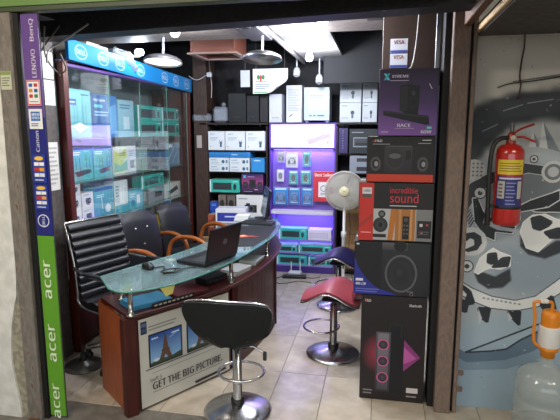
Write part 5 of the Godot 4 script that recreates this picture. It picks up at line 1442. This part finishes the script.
	box.call("black speaker box with red base band and two round satellites", -0.068, 0.296, 1.313, 1.566, 0.26, "17171a", func(q):
		q.rect(0, 0, 1, 1, "19191c"); q.rect(0, 0.83, 1, 1, "c23e28")
		q.text("F&D", 0.12, 0.06, 0.22, 0.11, "e4e0e0"); q.poly([0.07, 0.11, 0.11, 0.06, 0.11, 0.11], "d23a30"); q.lines(0.08, 0.14, 0.34, 0.18, 1, "8a8a8e"); q.lines(0.82, 0.05, 0.95, 0.09, 1, "d9d9da"); q.lines(0.76, 0.12, 0.95, 0.16, 1, "9a9a9e")
		q.poly([0.25, 0.22, 0.32, 0.19, 0.66, 0.19, 0.68, 0.22], "4a4a50"); q.rect(0.26, 0.22, 0.68, 0.8, "35353a", "25252a"); q.ell(0.42, 0.5, 0.14, 0.24, "4f4f55", "2c2c31"); q.ell(0.42, 0.5, 0.11, 0.19, "2a2a2e"); q.ell(0.42, 0.42, 0.09, 0.06, "5a5a60"); q.rect(0.58, 0.3, 0.66, 0.5, "1a1a1e")
		for u in [0.13, 0.84]:
			q.ell(u, 0.6, 0.085, 0.17, "77777c", "38383d"); q.ell(u, 0.6, 0.055, 0.11, "232326"); q.ell(u + 0.01, 0.6, 0.03, 0.06, "8d8d92"))
	box.call("purple speaker box with soundbar picture, topmost of the stack", -0.012, 0.3, 1.568, 1.928, 0.24, "2a2038", func(q):
		q.rect(0, 0, 1, 0.5, "241c32", "4a3568"); q.rect(0, 0.5, 1, 1, "4a3568", "8a5cb0")
		q.poly([0.07, 0.06, 0.11, 0.06, 0.18, 0.16, 0.14, 0.16], "5ad0e0"); q.poly([0.14, 0.06, 0.18, 0.06, 0.11, 0.16, 0.07, 0.16], "3aa8c8"); q.text("XTREME", 0.21, 0.085, 0.5, 0.125, "dcd8e4"); q.lines(0.18, 0.16, 0.5, 0.18, 1, "b9b0c4")
		q.poly([0.36, 0.24, 0.5, 0.22, 0.7, 0.25, 0.68, 0.68, 0.5, 0.68, 0.36, 0.62], "1c1c20"); q.rect(0.37, 0.26, 0.49, 0.63, "2a2a30"); q.ell(0.59, 0.5, 0.07, 0.1, "0f0f12", "26262c"); q.ell(0.59, 0.36, 0.035, 0.04, "36363c")
		q.poly([0.08, 0.62, 0.86, 0.7, 0.88, 0.83, 0.82, 0.84, 0.08, 0.69], "1a1a1e"); q.poly([0.1, 0.63, 0.85, 0.71, 0.85, 0.73, 0.1, 0.65], "34343a")
		q.text("RACE", 0.33, 0.82, 0.56, 0.87, "e9e4ee"); q.lines(0.28, 0.885, 0.62, 0.9, 1, "c4b4d4"); q.text("60W", 0.74, 0.92, 0.92, 0.97, "efeaf2"); q.rect(0.84, 0.865, 0.92, 0.9, "6ad8d4"); q.lines(0.05, 0.93, 0.18, 0.97, 2, "c4b4d4"); q.stroke(0.85, 0.22, 0.9, 0.3, 0.004, "c9c4d0"))
	# card stickers on the brown panel above
	for q in [[2.05, "upper"], [1.965, "lower"]]:
		var t := thing("sticker", "white card sticker on the brown panel above the speaker boxes, %s of two" % q[1], "sticker", Vector3(0.095, q[0], -3.139), 0.0, "card stickers above the speaker boxes")
		part("sheet", t, mat("d9d9de", 0.4), Vector3(0, 0.04, 0), Vector3(0.1, 0.08, 0.0015), 0.0)
		var k := Ink.new(0.098, 0.078, self)
		k.text("VISA", 0.2, 0.1, 0.8, 0.38, "8a2a3a" if q[0] > 2.0 else "a05a3a"); k.rect(0.0, 0.82, 1, 1, "4a58a8")
		printed(k, t, Vector3(0, 0.04, 0.0011))
	# pedestal fan
	var fan := thing("pedestal_fan", "cream pedestal fan standing behind the red stool", "fan", Vector3(-0.335, 0, -5.1), 0.03)
	var ivory := mat("c9c3b2", 0.4)
	var st := begin()
	lathe(st, [[0.0, 0.0], [0.19, 0.0], [0.2, 0.012], [0.18, 0.03], [0.06, 0.045], [0.03, 0.06], [0.0, 0.06]], 32)
	obj("base", st, mat("d0ccc0", 0.4), fan)
	st = begin()
	lathe(st, [[0.02, 0.05], [0.02, 0.5], [0.028, 0.51], [0.028, 0.56], [0.014, 0.57], [0.014, 0.86], [0.0, 0.86]], 16)
	obj("pole", st, mat("dcdcd8", 0.35), fan)
	st = begin()
	lathe(st, [[0.0, -0.2], [0.05, -0.19], [0.065, -0.12], [0.06, -0.06], [0.0, -0.05]], 20, Transform3D(Basis(Vector3.RIGHT, PI / 2), Vector3(0, 0.985, 0)))
	bx(st, Vector3(0, 0.9, -0.12), Vector3(0.05, 0.1, 0.06), 0.01)
	obj("motor", st, ivory, fan)
	for side in [["front_grille", 0.05], ["rear_grille", -0.05]]:
		st = begin()
		for i in 17:
			var r := 0.03 + i * 0.0104
			var loop := []
			for k in 40: loop.append(Vector3(r * cos(TAU * k / 40), 0.985 + r * sin(TAU * k / 40), side[1] * sqrt(maxf(1.0 - pow(r / 0.2, 4.0), 0.0))))
			tube(st, loop, 0.0019, 4, true)
		for k in 84:
			var a := TAU * k / 84
			var sp := []
			for i in 5:
				var r2 := 0.035 + i * 0.04
				sp.append(Vector3(r2 * cos(a), 0.985 + r2 * sin(a), side[1] * sqrt(maxf(1.0 - pow(r2 / 0.2, 4.0), 0.0))))
			tube(st, sp, 0.0018, 4)
		obj(side[0], st, mat("c4c0b4", 0.4), fan)
	st = begin()
	var rimp := []
	for k in 40: rimp.append(Vector3(0.2 * cos(TAU * k / 40), 0.985 + 0.2 * sin(TAU * k / 40), 0))
	tube(st, rimp, 0.007, 6, true)
	obj("guard_ring", st, mat("c4c0b4", 0.4), fan)
	for b in 3:
		st = begin()
		var a0 := TAU * b / 3.0
		var f := func(u, v):
			var r: float = 0.03 + 0.14 * v
			var a: float = a0 + (u - 0.5) * (1.3 + 0.35 * v)
			return Vector3(r * cos(a), 0.985 + r * sin(a), 0.03 * (u - 0.5))
		shell(st, f, 8, 6, 0.002)
		obj("blade", st, mat("c9c5ba", 0.4), fan)
	st = begin()
	lathe(st, [[0.05, 0.0], [0.05, 0.012], [0.042, 0.018], [0.0, 0.02]], 24, Transform3D(Basis(Vector3.RIGHT, PI / 2), Vector3(0, 0.985, 0.045)))
	obj("hub_cap", st, mat("e0d6ae", 0.35), fan)
	var hk := Ink.new(0.045, 0.012, self)
	hk.rect(0.2, 0.2, 0.8, 0.8, "6a6248")
	printed(hk, fan, Vector3(0, 0.985, 0.0655))
	st = begin()
	tube(st, curve([Vector3(-0.3, 0.82, -5.22), Vector3(-0.27, 0.6, -5.1), Vector3(-0.28, 0.4, -5.08), Vector3(-0.24, 0.1, -5.06), Vector3(-0.2, 0.006, -5.0)], 6), 0.004, 6)
	var fc := obj("cord", st, mat("26262a", 0.5), fan)
	fc.transform = fan.transform.affine_inverse()

# ---------------------------------------------------------------- corridor wall on the right
func corridor_things():
	var it := ImageTexture.create_from_image(mural_image())
	var mm := StandardMaterial3D.new()
	mm.albedo_texture = it; mm.roughness = 0.55
	var st := begin()
	st.set_smooth_group(-1)
	var a := Vector2(0.478, 0.0)
	var b := Vector2(1.46, 2.08)
	for q in [[a.x, b.y], [b.x, b.y], [b.x, a.y], [a.x, b.y], [b.x, a.y], [a.x, a.y]]:
		st.set_uv(Vector2((q[0] - 0.46) / 1.0, (2.08 - q[1]) / (1066.0 / 512.0)))
		st.add_vertex(Vector3(q[0], q[1], 0))
	var mu := thing("wall_mural", "grey painted mural of gears and spikes on the corridor wall", "mural", Vector3(0, 0, -2.877))
	obj("painting", st, mm, mu)
	# a wire down the wall
	st = begin()
	tube(st, curve([Vector3(0.715, 2.085, -2.868), Vector3(0.716, 2.02, -2.868), Vector3(0.708, 1.95, -2.868), Vector3(0.704, 1.88, -2.868), Vector3(0.712, 1.83, -2.868), Vector3(0.705, 1.76, -2.868)], 6), 0.004, 6)
	tag(obj("wall_wire", st, mat("4a2a24", 0.6)), "thin brown wire hanging down the wall above the fire extinguisher", "wire")
	st = begin()
	tube(st, curve([Vector3(0.6, 1.82, -2.872), Vector3(0.66, 1.84, -2.868), Vector3(0.76, 1.85, -2.866), Vector3(0.9, 1.87, -2.87)], 6), 0.0035, 6)
	tag(obj("wall_wire", st, mat("3a3a38", 0.6)), "grey wire running sideways along the mural's dark upper edge", "wire")
	# fire extinguisher
	var e := thing("fire_extinguisher", "red fire extinguisher with yellow and blue label hung on the mural", "fire extinguisher", Vector3(0.668, 1.105, -2.795), 0.0)
	var red := mat("b31f16", 0.25, 0.0, 0.6)
	st = begin()
	lathe(st, [[0.0, 0.0], [0.06, 0.0], [0.068, 0.012], [0.0695, 0.03], [0.0695, 0.37], [0.066, 0.395], [0.05, 0.415], [0.025, 0.425], [0.0, 0.426]], 36)
	obj("cylinder", st, red, e)
	st = begin()
	lathe(st, [[0.022, 0.42], [0.024, 0.435], [0.018, 0.45], [0.02, 0.47], [0.012, 0.485], [0.0, 0.486]], 16)
	obj("valve", st, mat("8d3a30", 0.3, 0.4), e)
	st = begin()
	tube(st, curve([Vector3(0.0, 0.455, 0), Vector3(0.05, 0.46, 0.01), Vector3(0.09, 0.445, 0.015), Vector3(0.115, 0.435, 0.02)], 4), 0.006, 8)
	obj("carrying_handle", st, mat("a81c16", 0.3), e)
	st = begin()
	tube(st, curve([Vector3(0.0, 0.47, 0), Vector3(0.04, 0.5, 0.01), Vector3(0.1, 0.525, 0.02)], 4), 0.006, 8)
	obj("squeeze_lever", st, mat("a81c16", 0.3), e)
	st = begin()
	tube(st, [Vector3(0.004, 0.48, -0.01), Vector3(0.004, 0.53, -0.012)], 0.01, 8)
	obj("hanging_hook", st, mat("6a6a68", 0.4, 0.8), e)
	st = begin()
	lathe(st, [[0.014, 0.0], [0.014, 0.008], [0.0, 0.01]], 16, Transform3D(Basis(Vector3.RIGHT, PI / 2), Vector3(0.005, 0.455, 0.02)))
	obj("gauge", st, mat("c9c4b4", 0.3), e)
	st = begin()
	tube(st, curve([Vector3(-0.015, 0.455, 0.0), Vector3(-0.055, 0.45, 0.01), Vector3(-0.09, 0.41, 0.02), Vector3(-0.1, 0.3, 0.02), Vector3(-0.098, 0.15, 0.02), Vector3(-0.096, 0.06, 0.02)], 6), 0.0115, 10)
	var ho := obj("hose", st, mat("1b1d1e", 0.5), e)
	st = begin()
	tube(st, [Vector3(-0.096, 0.075, 0.02), Vector3(-0.096, 0.045, 0.02), Vector3(-0.095, -0.005, 0.02)], 0.0145, 10)
	obj("nozzle", st, mat("161718", 0.45), ho)
	st = begin()
	lathe(st, [[0.0698, 0.09], [0.0712, 0.091], [0.0712, 0.103], [0.0698, 0.104]], 36)
	bx(st, Vector3(-0.085, 0.097, 0.012), Vector3(0.04, 0.018, 0.02), 0.004)
	obj("strap", st, mat("1a1a1c", 0.5), e)
	var band := func(y0: float, y1: float, w0: float, w1: float, r: float, hexc: String, called: String):
		var s := begin()
		s.set_smooth_group(0)
		for i in 14:
			var p0 := lerpf(w0, w1, i / 14.0)
			var p1 := lerpf(w0, w1, (i + 1) / 14.0)
			var g := func(an, yy): return Vector3(r * sin(an), yy, r * cos(an))
			quad(s, g.call(p0, y0), g.call(p1, y0), g.call(p1, y1), g.call(p0, y1))
		obj(called, s, mat(hexc, 0.35), e)
	band.call(0.27, 0.345, -1.1, 0.95, 0.0699, "d9c23a", "yellow_label")
	band.call(0.10, 0.26, -1.1, 0.95, 0.0699, "2b2f70", "blue_label")
	for q in [[-1.0, -0.45], [0.45, 0.85]]: band.call(0.145, 0.235, q[0], q[1], 0.0702, "b9b6ac", "label_picture")
	for i in 4: band.call(0.285 + i * 0.013, 0.29 + i * 0.013, -0.95, 0.75 - 0.2 * (i % 2), 0.0702, "8a6a2a", "label_print")
	for i in 7: band.call(0.115 + i * 0.018, 0.121 + i * 0.018, -0.35, 0.35 - 0.08 * (i % 3), 0.0702, "8a90c0", "label_print")
	for i in 4: band.call(0.155 + i * 0.019, 0.165 + i * 0.019, -0.9, -0.6, 0.0705, "5a5a60", "label_print")
	band.call(0.245, 0.254, -0.9, 0.8, 0.0702, "c9ccda", "label_print")
	# water jug with a hand pump
	var j := thing("water_jug", "large clear water jug in front of the mural", "water jug", Vector3(0.84, -0.002, -2.52), 0.0)
	st = begin()
	lathe(st, [[0.0, 0.002], [0.125, 0.0], [0.136, 0.012], [0.138, 0.09], [0.132, 0.1], [0.138, 0.11], [0.138, 0.19], [0.131, 0.2], [0.138, 0.21], [0.138, 0.29], [0.131, 0.3], [0.138, 0.31], [0.137, 0.37], [0.125, 0.41], [0.09, 0.44], [0.045, 0.46], [0.03, 0.475], [0.028, 0.53], [0.0, 0.53]], 40)
	obj("bottle", st, pane_mat("b4b8ae", 0.3, 0.1), j)
	st = begin()
	lathe(st, [[0.0, 0.004], [0.13, 0.006], [0.132, 0.09], [0.127, 0.1], [0.132, 0.11], [0.132, 0.14], [0.0, 0.14]], 40)
	obj("water", st, pane_mat("8f9a94", 0.25, 0.02), j)
	var p := thing("hand_pump", "orange and white hand pump on the neck of the water jug", "pump", Vector3(0.84, 0.528, -2.52), 0.0)
	p.scale = Vector3.ONE * 0.9
	var orange := mat("d9821a", 0.35)
	st = begin()
	lathe(st, [[0.03, -0.03], [0.036, -0.028], [0.036, 0.0], [0.05, 0.012], [0.054, 0.035], [0.0, 0.036]], 28)
	obj("collar", st, orange, p)
	st = begin()
	lathe(st, [[0.054, 0.036], [0.056, 0.05], [0.056, 0.14], [0.053, 0.15], [0.0, 0.151]], 28)
	obj("barrel", st, mat("d4d2cc", 0.4), p)
	st = begin()
	lathe(st, [[0.047, 0.15], [0.048, 0.2], [0.046, 0.225], [0.034, 0.235], [0.0, 0.238]], 28)
	obj("plunger", st, orange, p)
	st = begin()
	tube(st, curve([Vector3(-0.03, 0.025, 0.02), Vector3(-0.075, 0.05, 0.02), Vector3(-0.085, 0.1, 0.02), Vector3(-0.085, 0.2, 0.02), Vector3(-0.095, 0.27, 0.02), Vector3(-0.085, 0.285, 0.02), Vector3(-0.03, 0.288, 0.02), Vector3(-0.005, 0.28, 0.02), Vector3(-0.005, 0.235, 0.02)], 5), 0.0085, 8)
	var sp := obj("spout", st, orange, p)
	part("spout_end", sp, mat("d9d8d2", 0.4), Vector3(-0.045, 0.29, 0.02), Vector3(0.04, 0.022, 0.024), 0.005)

# ---------------------------------------------------------------- ceiling boards and lamps
func ceiling_things():
	var tan := noise_mat("6a6058", "786d64", 0.02, Vector3(2, 2, 2), 0.6, 0.02, 0, 51)
	var pale := noise_mat("8f8d8a", "9d9b98", 0.02, Vector3(2, 2, 2), 0.6, 0.02, 0, 52)
	var dark := mat("2a272c", 0.6)
	var beam := func(m: Material, x0: float, x1: float, y0: float, y1: float, z0: float, z1: float): sbox("ceiling_board", m, Vector3(x0, y0, z0), Vector3(x1, y1, z1), 0.003)
	beam.call(tan, -2.59, -0.98, 2.29, 2.33, -3.86, -3.42)
	beam.call(pale, -1.62, -1.0, 2.36, 2.39, -3.42, -2.75)
	beam.call(tan, -0.76, 0.49, 2.29, 2.33, -3.72, -3.3)
	beam.call(pale, -0.62, -0.1, 2.36, 2.39, -3.3, -2.75)
	beam.call(dark, -0.98, -0.82, 2.27, 2.33, -3.86, -3.1)
	beam.call(pale, -0.78, -0.38, 2.31, 2.34, -5.35, -3.74)
	beam.call(mat("9c9a98", 0.4, 0.6), -0.82, -0.795, 2.285, 2.34, -5.4, -2.9)
	beam.call(dark, -2.59, -2.55, 2.2, 2.62, -5.9, -2.8)
	beam.call(mat("3a3230", 0.6), -0.1, 0.49, 2.27, 2.3, -3.3, -2.8)
	# black glossy bulkhead over the right-hand shelf
	sbox("trim_23", mat("0d0e13", 0.75), Vector3(-0.56, 2.05, -5.08), Vector3(0.49, 2.62, -5.02), 0.003)
	# bare bulbs
	var B := "bare bulbs under the ceiling"
	var spots := [[-1.37, 2.25, -3.3, 2.36, "left, over the counter"], [-0.35, 2.23, -3.05, 2.36, "nearest, right of the hanging dish lamps"], [-0.6, 2.22, -3.6, 2.31, "middle of the bright row on the right"], [-0.62, 2.22, -4.45, 2.31, "farthest of the bright row on the right"]]
	for s in spots:
		var t := thing("bulb_lamp", "glowing bare bulb in the ceiling, " + s[4], "lamp", Vector3(s[0], s[1], s[2]), 0.0, B)
		var st := begin()
		lathe(st, [[0.0, -0.035], [0.02, -0.03], [0.032, -0.01], [0.033, 0.008], [0.022, 0.035], [0.016, 0.045]], 20)
		obj("bulb", st, glow("f2f6ff", 12.0), t)
		st = begin()
		lathe(st, [[0.02, 0.04], [0.022, 0.06], [0.03, s[3] - s[1] - 0.01], [0.045, s[3] - s[1]], [0.0, s[3] - s[1]]], 16)
		obj("holder", st, mat("d4d4d2", 0.5), t)
		bulb_light(Vector3(0, 0, 0), 1.1, "eef3ff", 0.06, t)
	# two dish pendants
	for q in [[-1.624, -3.66, true, "white dish lamp, lit, hanging before the blue headboard"], [-0.853, -3.647, false, "metal dish lamp, unlit, hanging near the poster"]]:
		var t := thing("dish_lamp", q[3], "lamp", Vector3(q[0], 2.1, q[1]), 0.0, "dish lamps")
		t.rotation.x = -0.13
		var st := begin()
		lathe(st, [[0.142, 0.0], [0.146, 0.004], [0.138, 0.025], [0.1, 0.045], [0.05, 0.056], [0.0, 0.058]], 36)
		obj("shade", st, mat("3a383a", 0.5) if q[2] else mat("8a8a8c", 0.3, 0.9), t)
		st = begin()
		lathe(st, [[0.0, 0.05], [0.096, 0.038], [0.134, 0.02], [0.141, 0.0]], 36)
		obj("reflector", st, mat("d4d6d8", 0.3, 0.8), t)
		st = begin()
		tube(st, [Vector3(0, 0.05, 0), Vector3(0, 0.2, 0)], 0.01, 8)
		obj("stem", st, mat("8a8a8c", 0.4), t)
		st = begin()
		if q[2]:
			lathe(st, [[0.0, 0.012], [0.136, 0.012], [0.136, 0.016], [0.0, 0.016]], 36)
			obj("diffuser_lamp", st, glow("fff8ea", 2.2), t)
			area_light(Vector3(0, 0.0, 0), Vector2(0.22, 0.22), Vector3(-PI / 2, 0, 0), 0.35, "fff6e6", t)
		else:
			lathe(st, [[0.0, 0.012], [0.02, 0.016], [0.024, 0.03], [0.012, 0.048]], 16)
			obj("bulb", st, mat("c9cccc", 0.2), t)
	# lamp clipped above the headboard
	var hl := thing("clip_lamp", "small glowing lamp clipped on the showcase headboard", "lamp", Vector3(-2.0, 2.212, -4.04), 0.0)
	var st3 := begin()
	lathe(st3, [[0.0, 0.0], [0.03, 0.01], [0.04, 0.03], [0.03, 0.055], [0.0, 0.06]], 20)
	obj("bulb", st3, glow("eaf4ff", 10.0), hl)
	part("clip", hl, mat("c9c9c9", 0.4), Vector3(-0.03, 0.0, 0), Vector3(0.05, 0.02, 0.04), 0.004)
	bulb_light(Vector3(0, 0.03, 0), 0.3, "eaf4ff", 0.05, hl)
	# copper-brown hood
	var v := thing("ceiling_hood", "square copper-brown hood with dark opening under the ceiling", "hood", Vector3(-1.52, 2.3, -4.72), 0.0)
	var cop := mat("7a4a3c", 0.4, 0.2)
	for s in [-1, 1]:
		part("side", v, cop, Vector3(s * 0.2, 0.15, 0), Vector3(0.02, 0.3, 0.42), 0.003)
		part("side", v, cop, Vector3(0, 0.15, s * 0.2), Vector3(0.38, 0.3, 0.02), 0.003)
		part("rim", v, mat("8d7468", 0.4), Vector3(s * 0.205, -0.008, 0), Vector3(0.06, 0.016, 0.46), 0.003)
		part("rim", v, mat("8d7468", 0.4), Vector3(0, -0.008, s * 0.205), Vector3(0.35, 0.016, 0.06), 0.003)
	part("inner_plate", v, mat("1a1718", 0.7), Vector3(0, 0.2, 0), Vector3(0.38, 0.01, 0.38), 0.0)
	# unlit recessed fittings in the header zone
	for q in [[-0.9, 2.264, -3.3, "unlit recessed ring light in the dark ceiling strip"], [0.16, 2.264, -3.12, "unlit recessed ring light above the speaker boxes"]]:
		var t := thing("ring_light", q[3], "lamp", Vector3(q[0], q[1], q[2]), 0.0, "unlit recessed lights")
		var st := begin()
		var loop := []
		for i in 28: loop.append(Vector3(0.05 * cos(TAU * i / 28), 0, 0.05 * sin(TAU * i / 28)))
		tube(st, loop, 0.006, 8, true)
		obj("ring", st, mat("77777a", 0.3, 0.6), t)
		st = begin()
		lathe(st, [[0.0, -0.001], [0.046, -0.001], [0.046, 0.004], [0.0, 0.004]], 24)
		obj("lens", st, mat("3a3a3e", 0.2), t)
	# spot heads and a junction gadget on the back wall line
	for q in [[-0.86, 2.2, -5.25, "white spot head above the tall printed carton"], [-0.62, 2.12, -5.2, "white spot head above the white computer case"]]:
		var t := thing("spot_head", q[3], "lamp", Vector3(q[0], q[1], q[2]), 0.0, "unlit white spot heads")
		var st := begin()
		lathe(st, [[0.02, -0.06], [0.034, -0.05], [0.036, 0.0], [0.028, 0.03], [0.0, 0.035]], 18, Transform3D(Basis(Vector3.RIGHT, -0.5), Vector3.ZERO))
		obj("head", st, mat("c9cdd4", 0.4), t)
		st = begin()
		tube(st, [Vector3(0, 0.02, 0), Vector3(0, 2.62 - q[1], 0)], 0.008, 8)
		obj("stem", st, mat("b4b8be", 0.4), t)
	var g := thing("wall_gadget", "small white junction box with a dangling wire below the hood", "junction box", Vector3(-1.86, 2.2, -5.4), 0.0)
	part("box", g, mat("c9cbd0", 0.5), Vector3(0, 0.0, 0), Vector3(0.06, 0.05, 0.03), 0.008)
	var s4 := begin()
	tube(s4, curve([Vector3(0.02, -0.02, 0.01), Vector3(0.03, -0.12, 0.01), Vector3(0.02, -0.25, 0.0)], 6), 0.004, 6)
	tube(s4, curve([Vector3(-0.02, 0.0, 0.01), Vector3(-0.12, -0.06, 0.06), Vector3(-0.2, -0.02, 0.1)], 6), 0.004, 6)
	obj("wire", s4, mat("b4b6ba", 0.5), g)
	part("stem", g, mat("4a4a4e", 0.5), Vector3(0, 0.22, -0.02), Vector3(0.012, 0.42, 0.012), 0.002)
	# cable dropping beside the brown panel
	var s5 := begin()
	tube(s5, curve([Vector3(0.2, 2.27, -3.1), Vector3(0.19, 2.1, -3.1), Vector3(0.17, 1.97, -3.08), Vector3(0.13, 1.94, -3.05), Vector3(0.09, 1.932, -3.05)], 6), 0.004, 6)
	tag(obj("loose_wire", s5, mat("c4c0b8", 0.6)), "pale cable dropping onto the topmost speaker box", "wire")
